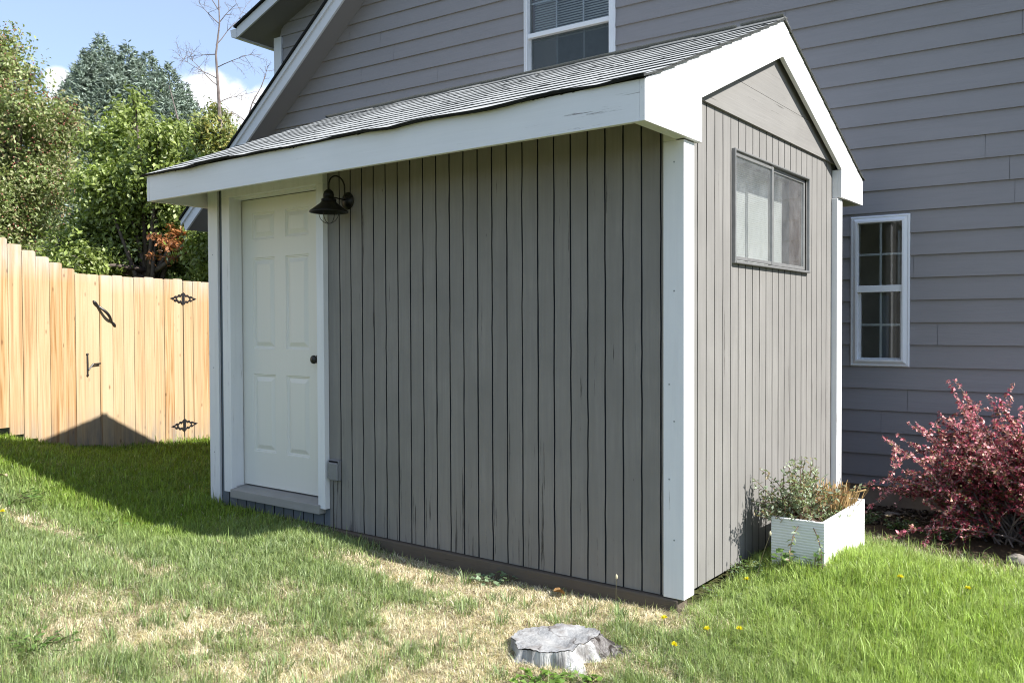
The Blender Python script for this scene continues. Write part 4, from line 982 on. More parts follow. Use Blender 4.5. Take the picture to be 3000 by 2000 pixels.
# ------------------------------------------------------------------ grass
def make_grass():
    r = np.random.default_rng(61); N = 1400000
    d = 2.55*(11.5/2.55)**(r.random(N)); an = r.uniform(-math.radians(40), math.radians(40), N)
    keep = r.random(N) < np.minimum(1, (3.0/d)**.55); d, an = d[keep], an[keep]
    x = d*np.sin(an)*1.0; y = d*np.cos(an)
    a, b = scoord(x, y); h, n = hcoord(x, y)
    inside = (a > -.0) & (a < 3.70) & (b > -.006) & (b < 2.46)
    pl = ((-a) > .11) & ((-a) < .40) & (b > .77) & (b < 1.53)
    # fence line side
    rel = (x-F0[0])*FD[1]-(y-F0[1])*FD[0]                 # >0 on the lawn side
    edge = -1.12-.25*(fbm(x, y, 3, 8)-.5)-.16*np.clip(h, 0, 1.5)
    n = np.where(h > -.8, n, -9.); bed = (n > edge)
    sparse = (n > edge-.30)
    ok = ~inside & ~pl & (rel > .02) & ~bed & ~(sparse & (r.random(len(x)) < .72)) & ~((b > .2) & (a > 0) & (a < 3.7))
    st = np.hypot((x-.17)/.175, (y-3.50)/.155) > 1
    ok &= st
    x, y, d, a, b, n = x[ok], y[ok], d[ok], a[ok], b[ok], n[ok]; edge = edge[ok]
    dr = dryness(x, y); den = np.where(dr > .5, .75, 1.0)*(.75+.5*fbm(x, y, 8, 12)); k = r.random(len(x)) < den
    x, y, d, a, b, dr, n = x[k], y[k], d[k], a[k], b[k], dr[k], n[k]; edge2 = edge[k]; N = len(x)
    lush0 = np.clip((x-.6)/.9, 0, 1)
    isdry = r.random(N) < np.clip(dr*1.10+.07*(1-lush0), .02, .95)
    bedz = np.clip((n-(edge2-.75))/.35, 0, 1); isdry |= (r.random(N) < bedz*.55)
    lush = np.clip((x-.6)/.9, 0, 1)*np.clip((5.4-y)/1.0, 0, 1)
    clump = fbm(x, y, 7, 33)
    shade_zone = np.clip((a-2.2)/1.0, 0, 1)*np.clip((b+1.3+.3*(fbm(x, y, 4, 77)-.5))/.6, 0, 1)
    hgt = np.where(isdry, r.uniform(.018, .058, N), r.uniform(.035, .075, N)*(.62+.8*clump))
    hgt *= np.where(dr > .55, .75, 1.0)*(1+.25*lush)*(1+.15*shade_zone)
    tall = (r.random(N) < .012) & ~isdry; hgt = np.where(tall, hgt*1.7, hgt)
    wd = np.where(isdry, r.uniform(.0014, .0028, N), r.uniform(.0022, .0045, N))*np.clip(d/4.2, .9, 2.4)
    az = (vnoise(x, y, 9.0, 51)*4+vnoise(x, y, 23.0, 52)*3)*PI+r.normal(0, .9, N); lean = np.where(isdry, r.uniform(.4, 2.2, N), np.abs(r.normal(.50, .62, N)))
    wind = .10*(fbm(x, y, 3.5, 40)-.5)*2
    dx = np.cos(az)*lean+wind; dy = np.sin(az)*lean+wind*.5
    fa = az+PI/2+r.normal(0, .5, N); sx = np.cos(fa)*wd*.5; sy = np.sin(fa)*wd*.5
    z = tz(x, y)-.006
    base = np.stack([x, y, z], 1); side = np.stack([sx, sy, np.zeros(N)], 1)
    mid = base+np.stack([dx*hgt*.28, dy*hgt*.28, hgt*.58/np.sqrt(1+.3*lean**2)], 1)
    tip = base+np.stack([dx*hgt*.85, dy*hgt*.85, hgt*np.clip(1.0-.32*lean, .25, 1)], 1)
    v = np.stack([base-side, base+side, mid-side*.8, mid+side*.8, tip], 1).reshape(-1, 3)
    i = np.arange(N)[:, None]*5; f = np.concatenate([i+np.array([[0, 1, 3]]), i+np.array([[0, 3, 2]]), i+np.array([[2, 3, 4]])], 0)
    g1 = np.array([.215, .295, .085]); g2 = np.array([.335, .440, .115]); g3 = np.array([.30, .365, .185]); s1 = np.array([.76, .675, .49]); s2 = np.array([.60, .50, .335]); s3 = np.array([.84, .78, .64])
    u = r.random((N, 1)); gcol = g1*(1-u)+g3*u; gcol = gcol*(1-lush[:, None])+g2*lush[:, None]*(.75+.5*u)
    sz = shade_zone[:, None]; gcol = gcol*(1-sz)+np.array([.175, .262, .035])*(.8+.5*u)*sz  # deeper olive put into the blade colour where the shed's shadow falls
    yellow = (r.random((N, 1)) < .08+.25*dr[:, None]); gcol = np.where(yellow, gcol*.5+np.array([.30, .27, .12])*.5, gcol)
    scol = np.where(r.random((N, 1)) < .5, s1, np.where(r.random((N, 1)) < .5, s2, s3))
    col = np.where(isdry[:, None], scol, gcol)*r.uniform(.55, 1.40, (N, 1))
    # coarse darker tufts standing in the dry turf
    NT = 280; tx = r.uniform(-3.4, 1.2, NT); ty = r.uniform(2.9, 5.6, NT); ta, tb = scoord(tx, ty); okt = (tb < -.12) & (np.hypot((tx-.17)/.22, (ty-3.5)/.2) > 1); tx, ty = tx[okt], ty[okt]
    per = 38; NT = len(tx); cxs = np.repeat(tx, per); cys = np.repeat(ty, per); M_ = NT*per; rz_ = np.repeat(r.uniform(.6, 1.3, NT), per); az2 = r.uniform(0, 2*PI, M_); rr = r.random(M_)**.6*.035*rz_
    bx_ = cxs+rr*np.cos(az2); by_ = cys+rr*np.sin(az2); ln = r.uniform(.2, 1.1, M_); h2 = r.uniform(.035, .085, M_)*rz_; w2 = r.uniform(.0025, .0048, M_)
    b3 = np.stack([bx_, by_, tz(bx_, by_)-.005], 1); fa2 = az2+PI/2+r.normal(0, .4, M_); sd = np.stack([np.cos(fa2)*w2*.5, np.sin(fa2)*w2*.5, np.zeros(M_)], 1); dxy = np.stack([np.cos(az2)*ln, np.sin(az2)*ln], 1)
    md = b3+np.concatenate([dxy*h2[:, None]*.3, (h2*.55)[:, None]], 1); tp = b3+np.concatenate([dxy*h2[:, None]*.95, (h2*(1-.35*ln))[:, None]], 1)
    v2 = np.stack([b3-sd, b3+sd, md-sd*.8, md+sd*.8, tp], 1).reshape(-1, 3); c2 = pal([(.19, .27, .09), (.24, .31, .14), (.15, .22, .075), (.30, .36, .18)], M_, r, .2)
    v = np.concatenate([v, v2]); col = np.concatenate([col, c2]); N += M_
    i = np.arange(N)[:, None]*5; f = np.concatenate([i+np.array([[0, 1, 3]]), i+np.array([[0, 3, 2]]), i+np.array([[2, 3, 4]])], 0)
    print('blades', N)
    o = np_obj('grass', v, f, M['grass'], cols=np.repeat(col, 5, axis=0))
    setp(o, 'patchy lawn of green and straw coloured grass around the shed', 'grass', kind='stuff')
make_grass()

# ------------------------------------------------------------------ mulch bed, small debris
def mulch():
    r = np.random.default_rng(71); N = 9000
    h = r.uniform(-.4, 3.2, N); n = -r.random(N)**1.3*(.72+.12*np.clip(h, 0, 1.5))+.02
    x = HO[0]+h*HR[0]+n*HN[0]; y = HO[1]+h*HR[1]+n*HN[1]; a, b = scoord(x, y); k = ~((a > -.02) & (b < 2.45)); x, y = x[k], y[k]; N = len(x)
    z = tz(x, y)+r.uniform(.0, .018, N); cen = np.stack([x, y, z], 1); nr = rand_unit(N, r)*.6+np.array([0, 0, 1]); nr /= np.linalg.norm(nr, axis=1, keepdims=True)
    v, f, c = leaves_mesh(cen, nr, r.uniform(.012, .055, N), pal([(.07, .045, .03), (.12, .085, .06), (.045, .03, .02), (.20, .155, .115), (.27, .22, .17)], N, r, .2), .45, .5, r)
    setp(np_obj('bark_mulch', v, f, M['petal'], cols=c), 'dark bark mulch and litter along the foot of the house wall', 'mulch', kind='stuff')
mulch()

# ------------------------------------------------------------------ planter with its plants
def sdir(): return TH-PI/2
PLX, PLY = .12, .78                       # shed-local position of the planter's near left corner (outward, along wall)
def planter():
    b = sw(PLX, PLY, -1.275)
    t = thing('planter_box', 'long white wooden planter box beside the shed gable wall', 'planter', b, sdir())
    w, l, h, th_ = .275, .74, .268, .02
    m = MB(); m.box(0, w, 0, th_, 0, h); m.box(0, w, l-th_, l, 0, h); m.box(0, th_, th_+.0005, l-th_-.0005, 0, h); m.box(w-th_, w, th_+.0005, l-th_-.0005, 0, h)
    b_ = NB('ridged_white_paint'); base = (.74, .755, .745)
    wv = b_.n.new('ShaderNodeTexWave'); wv.bands_direction = 'Z'; wv.inputs['Scale'].default_value = 22; wv.inputs['Distortion'].default_value = 1.6; wv.inputs['Detail'].default_value = 3; wv.inputs['Detail Scale'].default_value = 1.0
    b_.l.new(b_.mapping((.6, .6, 1)), wv.inputs[0]); nn = b_.noise((1, 1, 1), 9, 4, .6)
    c = b_.mix(b_.rng(wv.outputs['Fac'], .0, .35, .28, 0), base, (.45, .46, .44)); c = b_.mix(b_.rng(nn, .45, .75, 0, .3), c, (.55, .55, .50)); b_.col(c); b_.rough(.6, .3); b_.bump(wv.outputs['Fac'], .4, .004)
    m.build('box', b_.m, t, bevel=.003)
    m = MB(); n = 12
    for i in range(n):
        for j in range(n*2):
            x0, x1 = th_+(w-2*th_)*i/n, th_+(w-2*th_)*(i+1)/n; y0, y1 = th_+(l-2*th_)*j/(2*n), th_+(l-2*th_)*(j+1)/(2*n)
            hz = lambda a_, c_: h-.045+.02*math.sin(a_*31)*math.sin(c_*27)
            m.face([(x0, y0, hz(x0, y0)), (x1, y0, hz(x1, y0)), (x1, y1, hz(x1, y1)), (x0, y1, hz(x0, y1))])
    m.build('potting_soil', simple('soil', (.085, .06, .045), .95, 0, .1, .5, 60, .8), t, smooth=True)
    m = MB(); m.lathe([(0, .0), (.02, .003), (.024, .012), (.015, .022), (0, .026)], (.20, .045, h-.03), 12); m.build('pebble', simple('pale_stone', (.75, .74, .70), .7), t, smooth=True)
planter()
def stems_plant(name, label, cat, origin, stems, leafsize, cols, r, mat, stemcol, group=None, gap=.028, aspect=.45, rz=None):
    """stems: list of point lists, local to origin"""
    t = thing(name, label, cat, tuple(origin), 0 if rz is None else rz, group)
    m = MB(); P_, D_ = [], []
    for pts in stems:
        m.tube(pts, [.0022*(1-.7*i/(len(pts)-1))+.0006 for i in range(len(pts))], 4, caps=False)
        for i in range(len(pts)-1):
            a, b = Vector(pts[i]), Vector(pts[i+1]); L = (b-a).length; k = max(1, int(L/gap))
            if i == 0 and len(pts) > 3: continue
            for q in range(k):
                p = a.lerp(b, (q+r.random())/k)
                for _ in range(2):
                    dd = Vector(rand_unit(1, r)[0])+ (b-a).normalized()*.6; P_.append(p+dd.normalized()*leafsize*.5); D_.append(dd.normalized())
    P_ = np.array(P_); D_ = np.array(D_); n = len(P_); nr = rand_unit(n, r)*.7+np.array([0, 0, .8]); nr /= np.linalg.norm(nr, axis=1, keepdims=True)
    v, f, c = leaves_mesh(P_, nr, r.uniform(.6, 1.3, n)*leafsize, pal(cols, n, r), aspect, .3, r, D_)
    m.build('stem', stemcol, t); np_obj('foliage', v, f, mat, t, c); return t
def arch(p, d, L, droop, r, n=6, wob=.08):
    pts = [Vector(p)]; d = Vector(d).normalized()
    for i in range(n):
        d = (d+Vector((r.normal(0, wob), r.normal(0, wob), r.normal(0, wob)-droop/n))).normalized(); pts.append(pts[-1]+d*L/n)
    return pts
M['stem'] = simple('stem_green', (.10, .09, .05), .7, 0, .2, .3, 30)
M['stem_brown'] = simple('stem_brown', (.14, .085, .06), .8, 0, .2, .3, 30)
def potted():
    r = np.random.default_rng(81)
    o = sw(PLX, PLY, -1.04); rz = sdir()
    st = []
    for i in range(105):
        base = (r.uniform(.02, .20), r.uniform(.03, .32), 0); tall = r.random()
        d = (r.normal(-.20, .30), r.normal(-.02, .34), 1.0); st.append(arch(base, d, .08+.27*tall**1.3, .9*r.random(), r, 6, .12))
    for i in range(34): st.append(arch((r.uniform(.0, .1), r.uniform(-.0, .25), 0), (-.7, r.normal(-.1, .3), .9), r.uniform(.07, .15), .8, r))
    st.append(arch((.14, .01, .0), (.1, -.6, .1), .26, 1.6, r)); st.append(arch((.22, .0, .0), (.35, -.5, .15), .30, 2.6, r))
    stems_plant('potted_shrub', 'bushy grey-green leafy plant spilling from the near end of the planter', 'plant', o, st, .029, [(.26, .31, .20), (.32, .38, .26), (.18, .23, .12), (.38, .44, .33), (.26, .21, .12)], r, M['leaf'], M['stem_brown'], rz=rz, gap=.015)
    st = [arch((r.uniform(.03, .24), r.uniform(.20, .50), -.02), (r.normal(0, .7), r.normal(0, .6), .8), r.uniform(.03, .09), .4, r, 3) for _ in range(150)]
    stems_plant('potted_herb', 'low green ground-cover plant in the middle of the planter', 'plant', o, st, .019, [(.20, .27, .12), (.26, .34, .17), (.14, .19, .08)], r, M['leaf'], M['stem'], rz=rz, gap=.016)
    # cut-back dry clump
    t = thing('dry_grass_clump', 'cut-back straw coloured clump of dead stalks at the far end of the planter', 'plant', o, rz)
    m = MB()
    for i in range(420):
        x, y = r.normal(.14, .06), r.normal(.56, .08); x = min(max(x, .03), .25); y = min(max(y, .40), .70); dx, dy = (x-.14)*2.8+r.normal(0, .2), (y-.56)*2.4+r.normal(0, .2); L = r.uniform(.06, .135)
        a = r.uniform(0, PI); w = .0028
        m.face([(x-w*math.cos(a), y-w*math.sin(a), -.02), (x+w*math.cos(a), y+w*math.sin(a), -.02), (x+dx*L+w*.7*math.cos(a), y+dy*L+w*.7*math.sin(a), L), (x+dx*L-w*.7*math.cos(a), y+dy*L-w*.7*math.sin(a), L)])
    for q in ((.25, .64, .085),): m.tube([(.20, .60, 0), (q[0], q[1], q[2]), (q[0]+.05, q[1]+.03, q[2]+.015)], [.003, .004, .007], 5)
    m.build('stalk', simple('straw', (.50, .33, .15), .8, 0, .2, .4, 40), t, fix=False)
potted()

# ------------------------------------------------------------------ barberry
def barberry():
    r = np.random.default_rng(91)
    bx, by = HO+HR*1.22-HN*.64; bz = gz(bx, by)
    t = thing('barberry_bush', 'sprawling red-leaved barberry bush in front of the grey house wall', 'bush', (bx, by, bz))
    m = MB(); P_, D_, T_ = [], [], []
    def add(pts, rad, lo=.2):
        m.tube(pts, [rad*(1-.8*i/(len(pts)-1))+.0008 for i in range(len(pts))], 4, caps=False)
        n = len(pts)-1
        for i in range(n):
            if i/n < lo: continue
            a, b = Vector(pts[i]), Vector(pts[i+1]); k = max(1, int((b-a).length/.019))
            for q in range(k):
                p = a.lerp(b, (q+r.random())/k)
                for _ in range(6):
                    dd = (Vector(rand_unit(1, r)[0])+(b-a).normalized()*.4).normalized(); P_.append(p+dd*.012); D_.append(dd); T_.append(p.z)
    for i in range(135):
        az = r.uniform(0, 2*PI); el = r.uniform(.55, 1.38); L = r.uniform(.62, 1.08)
        d = Vector((math.cos(az)*math.cos(el), math.sin(az)*math.cos(el), math.sin(el)+.15))
        w = Vector((HR[0], HR[1], 0)); 
        d = d+w*d.dot(w)*(.35 if d.dot(w) > 0 else .10); d = d-Vector((HN[0], HN[1], 0))*max(0, d.dot(Vector((HN[0], HN[1], 0))))*.35
        pts = arch((r.normal(0, .09), r.normal(0, .07), -.02), d, L, r.uniform(.5, 1.7) if d.dot(w) > -.1 else r.uniform(.3, 1.0), r, 9, .07)
        add(pts, .006, .42)
        for k in range(3, len(pts)-1):
            for _ in range(r.integers(1, 3)):
                dd = (pts[k+1]-pts[k]).normalized()*.8+Vector(rand_unit(1, r)[0])*.8; add(arch(pts[k], dd, r.uniform(.09, .26), r.uniform(0, .8), r, 4), .0025, .0)
    for L, dd in ((1.10, (-.30, .10, 1.0)), (1.0, (-.62, .35, .80)), (.98, (-.55, .42, .9)), (1.02, (-.66, .45, .75))): add(arch((0, 0, 0), dd, L, .12, r, 9, .05), .006, .45)
    P_ = np.array(P_); D_ = np.array(D_); T_ = np.array(T_); n = len(P_); print('barberry leaves', n)
    nr = rand_unit(n, r)*.8+np.array([0, 0, .7]); nr /= np.linalg.norm(nr, axis=1, keepdims=True)
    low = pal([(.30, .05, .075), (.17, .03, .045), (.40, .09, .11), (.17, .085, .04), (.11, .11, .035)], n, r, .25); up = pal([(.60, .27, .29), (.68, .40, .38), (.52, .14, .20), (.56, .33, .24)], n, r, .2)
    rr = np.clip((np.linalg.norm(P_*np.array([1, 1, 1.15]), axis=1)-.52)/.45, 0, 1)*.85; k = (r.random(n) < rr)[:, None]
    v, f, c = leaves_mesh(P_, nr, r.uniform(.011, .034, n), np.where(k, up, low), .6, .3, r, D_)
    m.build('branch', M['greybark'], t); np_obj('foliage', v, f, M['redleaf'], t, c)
barberry()

# ------------------------------------------------------------------ stump
def stump():
    r = np.random.default_rng(101); cx, cy = .168, 3.50; bz = gz(cx, cy)-.01
    t = thing('tree_stump', 'weathered grey tree stump with flaring roots low in the grass before the shed', 'stump', (cx, cy, bz))
    n = 96; ang = [2*PI*k/n for k in range(n)]
    # azimuth 0 = camera right, -90deg = toward the camera
    def flare(a):
        f = .0
        for c, w, s in ((-.05, .32, .30), (-1.15, .22, .15), (-2.6, .30, .05), (2.2, .5, .08), (-.55, .2, .08)):
            d = (a-c+PI) % (2*PI)-PI; f += s*1.1*math.exp(-(d/w)**2)
        return f
    nz = [sum(math.sin(a*k+ph)*s for k, ph, s in ((3, .4, .008), (5, 1.9, .006), (9, .7, .004), (17, 2.1, .0025), (31, .3, .0018))) for a in ang]
    tz_ = lambda x, y: .062+.10*x+.02*y+.004*math.sin(x*31+1)*math.sin(y*23)+.0025*math.sin(x*67+y*41)-.012*math.exp(-((x-.03)**2+(y+.02)**2)/.004)
    top = lambda a: tz_(.165*math.cos(a), .155*math.sin(a))+.0025*math.sin(a*9)*math.sin(a*23)
    levels = [(0, 1.0), (.12, .78), (.28, .52), (.45, .30), (.62, .15), (.8, .05), (.93, .01), (1, -.005)]
    m = MB()
    for lv, fl in levels:
        for k, a in enumerate(ang):
            R_ = .165*(1+.06*math.cos(2*a+.5))+nz[k]*(1.2)+flare(a)*fl*1.0
            bark = math.exp(-(((a+.15+PI) % (2*PI)-PI)/.75)**2)
            R_ += bark*(.010+.012*math.sin(a*23+lv*9)*math.sin(lv*13+a*5)) if 0 < lv < .95 else 0
            m.v.append((R_*math.cos(a), R_*math.sin(a)*.92, top(a)*lv-.03*(1-lv)))
    for i in range(len(levels)-1):
        for k in range(n):
            k2 = (k+1) % n; a = (ang[k]+PI) % (2*PI)-PI; m.f.append((i*n+k, i*n+k2, (i+1)*n+k2, (i+1)*n+k)); m.mi.append(1 if -.55 < a < 1.3 else 0)
    m.build('trunk_side', [None, None], t, smooth=True) if False else None
    # materials
    b = NB('bleached_wood'); g = b.noise((26, 26, 3), 1.0, 6, .65, .5); bl = b.noise((1, 1, 1), 11, 4, .6)
    c = b.mix(b.rng(g, .42, .66), (.62, .62, .61), (.25, .245, .24)); c = b.mix(b.rng(bl, .46, .66, 0, .85), c, (.13, .12, .115)); b.col(c); b.rough(.85, .2); b.bump(g, 1.0, .03); bleached = b.m
    b = NB('stump_bark'); g = b.noise((1, 1, .45), 42, 6, .7, 1.0); vo = b.noise((1, 1, .5), 17, 5, .7, 1.5)
    c = b.mix(b.rng(vo, .42, .6), (.05, .042, .038), (.36, .34, .33)); c = b.mix(b.rng(g, .35, .6, .7, 0), c, (.10, .085, .075)); b.col(c); b.rough(.95, .1); b.bump(b.math('ADD', vo, g), 1.0, .03); bark = b.m
    b = NB('cut_wood'); sp = b.n.new('ShaderNodeTexWave'); sp.wave_type = 'RINGS'; sp.rings_direction = 'Z'; sp.inputs['Scale'].default_value = 9; sp.inputs['Distortion'].default_value = 6.0
    b.l.new(b.tc.outputs['Object'], sp.inputs[0]); bl = b.noise((1, 1, 1), 12, 5, .65); c = b.mix(b.rng(sp.outputs['Fac'], 0, 1, 0, .3), (.36, .36, .355), (.24, .235, .23)); c = b.mix(b.rng(bl, .5, .68, 0, .85), c, (.17, .145, .13)); vor = b.n.new('ShaderNodeTexVoronoi'); vor.feature = 'DISTANCE_TO_EDGE'; vor.inputs['Scale'].default_value = 5.5; vor.inputs['Randomness'].default_value = 1.0
    wm = b.n.new('ShaderNodeVectorMath'); wm.operation = 'ADD'; nn_ = b.n.new('ShaderNodeTexNoise'); nn_.inputs['Scale'].default_value = 9; b.l.new(b.tc.outputs['Object'], nn_.inputs[0]); sc_ = b.n.new('ShaderNodeVectorMath'); sc_.operation = 'SCALE'; sc_.inputs[3].default_value = .12
    b.l.new(nn_.outputs['Color'], sc_.inputs[0]); b.l.new(b.mapping((1, .35, 1), (0, 0, .5)), wm.inputs[0]); b.l.new(sc_.outputs[0], wm.inputs[1]); b.l.new(wm.outputs[0], vor.inputs[0])
    c = b.mix(b.math('MULTIPLY', b.rng(vor.outputs['Distance'], .0, .03, .9, 0), b.rng(nn_.outputs['Fac'], .42, .58)), c, (.06, .05, .045)); b.col(c); b.rough(.85, .2); b.bump(bl, .9, .02); cut = b.m
    m.build('side', [bleached, bark], t, smooth=True)
    m = MB(); rings = [1.0, .97, .88, .78, .68, .58, .48, .38, .28, .18, .08]
    for q in rings:
        for k, a in enumerate(ang):
            R_ = (.165*(1+.06*math.cos(2*a+.5))+nz[k]*1.2-.0008)*q; z = tz_(R_*math.cos(a), R_*math.sin(a)*.92)+(top(a)-tz_(.165*math.cos(a), .155*math.sin(a)))*(q == 1)+.003
            m.v.append((R_*math.cos(a), R_*math.sin(a)*.92, z))
    m.v.append((0, 0, tz_(0, 0)+.003))
    for i in range(len(rings)-1):
        for k in range(n): k2 = (k+1) % n; m.f.append((i*n+k, i*n+k2, (i+1)*n+k2, (i+1)*n+k)); m.mi.append(0)
    for k in range(n): m.f.append(((len(rings)-1)*n+k, (len(rings)-1)*n+(k+1) % n, len(m.v)-1)); m.mi.append(0)
    m.build('cut_face', cut, t, smooth=True)
stump()

# ------------------------------------------------------------------ weeds, dandelions, leaves
def weed(name, label, x, y, n, size, spread, height, cols, seed, aspect=.6, rosette=True, group=None):
    r = np.random.default_rng(seed); z = gz(x, y); t = thing(name, label, 'weed', (x, y, z), 0, group)
    m = MB(); P_, D_, N_ = [], [], []
    for i in range(n):
        az = r.uniform(0, 2*PI); rad = spread*r.random()**.6; h = height*r.uniform(.4, 1); e = Vector((math.cos(az)*rad, math.sin(az)*rad*.8, h))
        s = Vector((e.x*.25, e.y*.25, -.005)); m.tube([s, s.lerp(e, .5)+Vector((0, 0, h*.2)), e], [.0016, .0013, .001], 4, caps=False)
        k = 1 if rosette else r.integers(4, 9)
        for q in range(k):
            p = s.lerp(e, 1-q/max(k, 1)*.8)+Vector(r.normal(0, size*.3 if q else 0, 3)); P_.append(p); D_.append((e.x+r.normal(0, .02), e.y+r.normal(0, .02), .01)); nn = Vector((r.normal(0, .3), r.normal(-.1, .3), 1)).normalized(); N_.append(nn)
    n_ = len(P_); v, f, c = leaves_mesh(np.array(P_), np.array(N_), r.uniform(.7, 1.3, n_)*size, pal(cols, n_, r), aspect, .4, r, np.array(D_))
    m.build('stem', M['stem'], t); np_obj('foliage', v, f, M['leaf'], t, c)
G_ = [(.10, .18, .04), (.14, .23, .06), (.08, .14, .03)]; GP = [(.22, .30, .18), (.26, .35, .22), (.17, .24, .13)]
weed('lawn_weed', 'dark spreading broadleaf weed at the left edge of the sunny lawn', -3.15, 5.35, 60, .05, .22, .07, G_, 1, .35)
weed('lawn_weed', 'dark leafy weed between the left dry patch and the shed shadow', -2.45, 5.1, 34, .04, .16, .05, G_, 2, .4)
weed('lawn_weed', 'small green weed growing in the middle of the left dry patch', -2.35, 4.75, 18, .035, .07, .04, G_, 12, .4)
weed('mallow_weed', 'pale round-leaved mallow against the shed skid timber', -.10, 4.47, 46, .030, .12, .05, GP, 3, .95)
weed('lawn_weed', 'bright green lobed weed at the foot of the stump', .10, 3.22, 60, .035, .11, .045, [(.16, .27, .05), (.20, .32, .08), (.13, .22, .04)], 4, .6)
weed('lawn_weed', 'small bright weed tucked under the stump root nearest the camera', .27, 3.22, 24, .028, .06, .045, [(.16, .27, .05), (.20, .32, .08)], 14, .7)
q = sw(PLX+.10, PLY-.06, 0); weed('mallow_weed', 'round-leaved mallow standing against the front of the planter box', q[0], q[1], 14, .040, .07, .13, G_, 5, .95)
q = sw(PLX+.24, PLY-.05, 0); weed('lawn_weed', 'upright leafy weed at the front right corner of the planter', q[0], q[1], 12, .035, .05, .11, G_, 6, .7)
q = sw(.03, PLY-.12, 0); weed('clover_weed', 'leafy creeping weed in the gap between shed wall and planter', q[0], q[1], 44, .016, .13, .09, GP+G_, 7, .8, False)
q = sw(.08, PLY-.40, 0); weed('clover_weed', 'low creeping weed along the foot of the shed gable wall', q[0], q[1], 44, .018, .18, .05, GP+G_, 8, .8, False)
weed('lawn_weed', 'light green weed below the frame bottom left corner of the dry grass', -1.83, 3.28, 50, .035, .16, .05, G_, 9, .5)
for i, (h_, n_, lab) in enumerate(((.25, -.72, 'green weed at the lawn edge just right of the planter'), (.75, -.95, 'dark green weed at the mulch edge left of the barberry'), (.50, -.80, 'small weed between planter and barberry at the mulch edge'))):
    p = HO+HR*h_+HN*n_; weed('bed_weed', lab, p[0], p[1], 40, .022, .13, .08, G_+GP, 20+i, .6, False)

def dandelion(x, y, h, label, seed):
    r = np.random.default_rng(seed); z = gz(x, y)
    t = thing('dandelion', label, 'flower', (x, y, z), r.uniform(0, 6), 'yellow dandelions in the lawn')
    m = MB(); m.tube([(0, 0, 0), (.004, 0, h*.5), (0, 0, h)], [.0022, .002, .002], 5); m.build('stem', M['stem'], t)
    n = 46; az = r.uniform(0, 2*PI, n); el = r.uniform(.05, 1.2, n); d = np.stack([np.cos(az)*np.cos(el), np.sin(az)*np.cos(el), np.sin(el)], 1)
    c = d*.009+np.array([0, 0, h]); nr = np.cross(d, rand_unit(n, r)); nr /= np.linalg.norm(nr, axis=1, keepdims=True)
    v, f, co = leaves_mesh(c, nr, np.full(n, .016), pal([(.72, .62, .02), (.78, .70, .04)], n, r, .08), .34, .1, r, d); np_obj('petals', v, f, M['petal'], t, co)
q = sw(PLX-.02, PLY-.28, 0)
for i, (x, y, h, lab) in enumerate(((q[0], q[1], .05, 'yellow dandelion beside the gap between shed wall and planter'), (1.85, 4.08, .055, 'yellow dandelion in the lush lawn in front of the planter, left one of two'), (2.14, 4.02, .05, 'yellow dandelion in the lush lawn furthest to the right'),
      (.82, 3.61, .05, 'small yellow dandelion right of the stump, left of a brighter one'), (.955, 3.60, .055, 'bright open yellow dandelion right of the stump'), (.65, 3.45, .05, 'yellow dandelion just right of the stump roots, lowest in the lawn'), (.66, 3.73, .05, 'half hidden yellow dandelion behind the stump, below the white corner post'),
      (-2.95, 4.95, .05, 'yellow dandelion at the left edge of the dry grass'))): dandelion(x, y, h, lab, 200+i)
def seedhead(x, y, h, label, lean):
    t = thing('seed_stalk', label, 'weed', (x, y, gz(x, y))); m = MB(); m.tube([(0, 0, 0), (lean*.4, 0, h*.5), (lean, 0, h)], [.002, .0016, .0014], 5); m.build('stem', M['stem'], t)
    m = MB(); m.lathe([(0, -.012), (.006, -.006), (.007, .004), (.003, .012), (0, .016)], (lean, 0, h), 8); m.build('seed_head', simple('seed', (.42, .38, .26), .9), t, smooth=True)
p = sw(-.28, -.14, 0); seedhead(p[0], p[1], .16, 'thin upright seed stalk in front of the shed skid near the corner post', .004)
p = sw(PLX-.0, PLY-.22, 0); seedhead(p[0], p[1], .26, 'tall thin leaning seed stalk beside the planter box', .075)
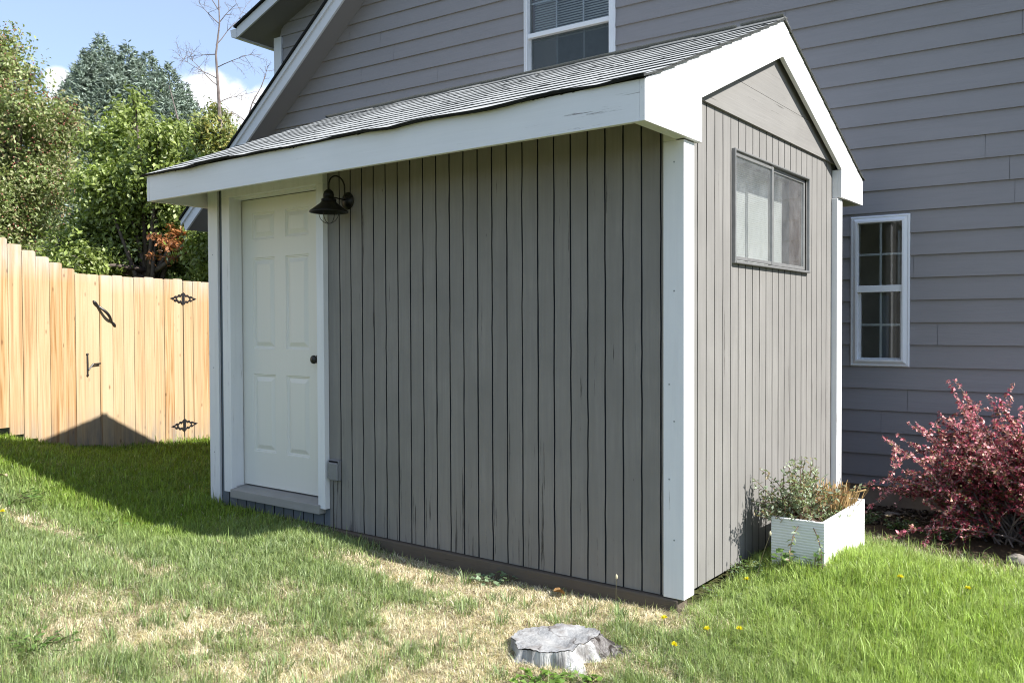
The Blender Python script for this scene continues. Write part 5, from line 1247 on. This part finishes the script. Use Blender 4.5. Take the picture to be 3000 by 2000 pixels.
def fallen(x, y, s, label, seed, col):
    r = np.random.default_rng(seed); m = MB(); n = 10; z = gz(x, y)+.035
    pts = [(s*math.cos(2*PI*k/n)*(1+.2*math.sin(k*2.3)), s*.6*math.sin(2*PI*k/n), .25*s*math.cos(4*PI*k/n)) for k in range(n)]
    for k in range(n): m.face([(0, 0, -.1*s), pts[k], pts[(k+1) % n]])
    for p in list(m.v): pass
    m.v = [(a, b_, c_) for a, b_, c_ in m.v]+[(a, b_, c_-.002) for a, b_, c_ in m.v]; k0 = len(m.v)//2; m.f += [tuple(k0+i for i in reversed(f)) for f in m.f]; m.mi += m.mi[:]
    o = m.build('fallen_leaf', simple('dry_leaf', col, .7, 0, .2, .3, 60), None, fix=False); o.location = (x, y, z); o.rotation_euler = (r.uniform(-.4, .4), r.uniform(-.4, .4), r.uniform(0, 6)); setp(o, label, 'leaf', 'dry leaves fallen on the lawn')
fallen(-1.62, 4.76, .035, 'curled pinkish-tan fallen leaf on the grass left of the dry strip', 1, (.50, .33, .24)); fallen(-3.55, 5.98, .04, 'pinkish fallen leaf in the sunny grass by the shadow edge at the left', 2, (.52, .33, .26))
p = sw(-.62, -.10, 0); fallen(p[0], p[1], .05, 'rusty brown fallen leaf lying against the shed skid', 3, (.33, .19, .08))
def rock(x, y, s, label, seed):
    r = np.random.default_rng(seed); import bmesh
    bm = bmesh.new(); bmesh.ops.create_icosphere(bm, subdivisions=3, radius=s)
    for v in bm.verts:
        c = v.co/s; f = 1+.16*math.sin(c.x*3.1+seed)+.12*math.sin(c.y*4.3+seed*2)+.06*math.sin(c.z*9+c.x*7); v.co = Vector((c.x*1.5, c.y, c.z*.6))*s*f
    me = bpy.data.meshes.new('rock'); bm.to_mesh(me); bm.free(); me.polygons.foreach_set('use_smooth', [True]*len(me.polygons)); me.materials.append(M['stone'])
    o = bpy.data.objects.new('rock', me); C.objects.link(o); o.location = (x, y, gz(x, y)+s*.2); o.rotation_euler = (0, 0, r.uniform(0, 6)); setp(o, label, 'rock', 'stones in the planting bed')
M['stone'] = simple('bed_stone', (.30, .27, .23), .9, 0, .2, .4, 18, .8)
for i, (h_, n_, s, lab) in enumerate(((1.22, -1.25, .06, 'largest pale brown stone at the right edge of the bed, below the barberry'), (1.12, -.55, .035, 'small stone against the mulch behind the barberry stems'), (.10, -.10, .022, 'small white-grey stone at the foot of the house foundation'), (.35, -.28, .04, 'flat grey stone in the mulch left of the barberry'))):
    p = HO+HR*h_+HN*n_; rock(p[0], p[1], s, lab, i+3)
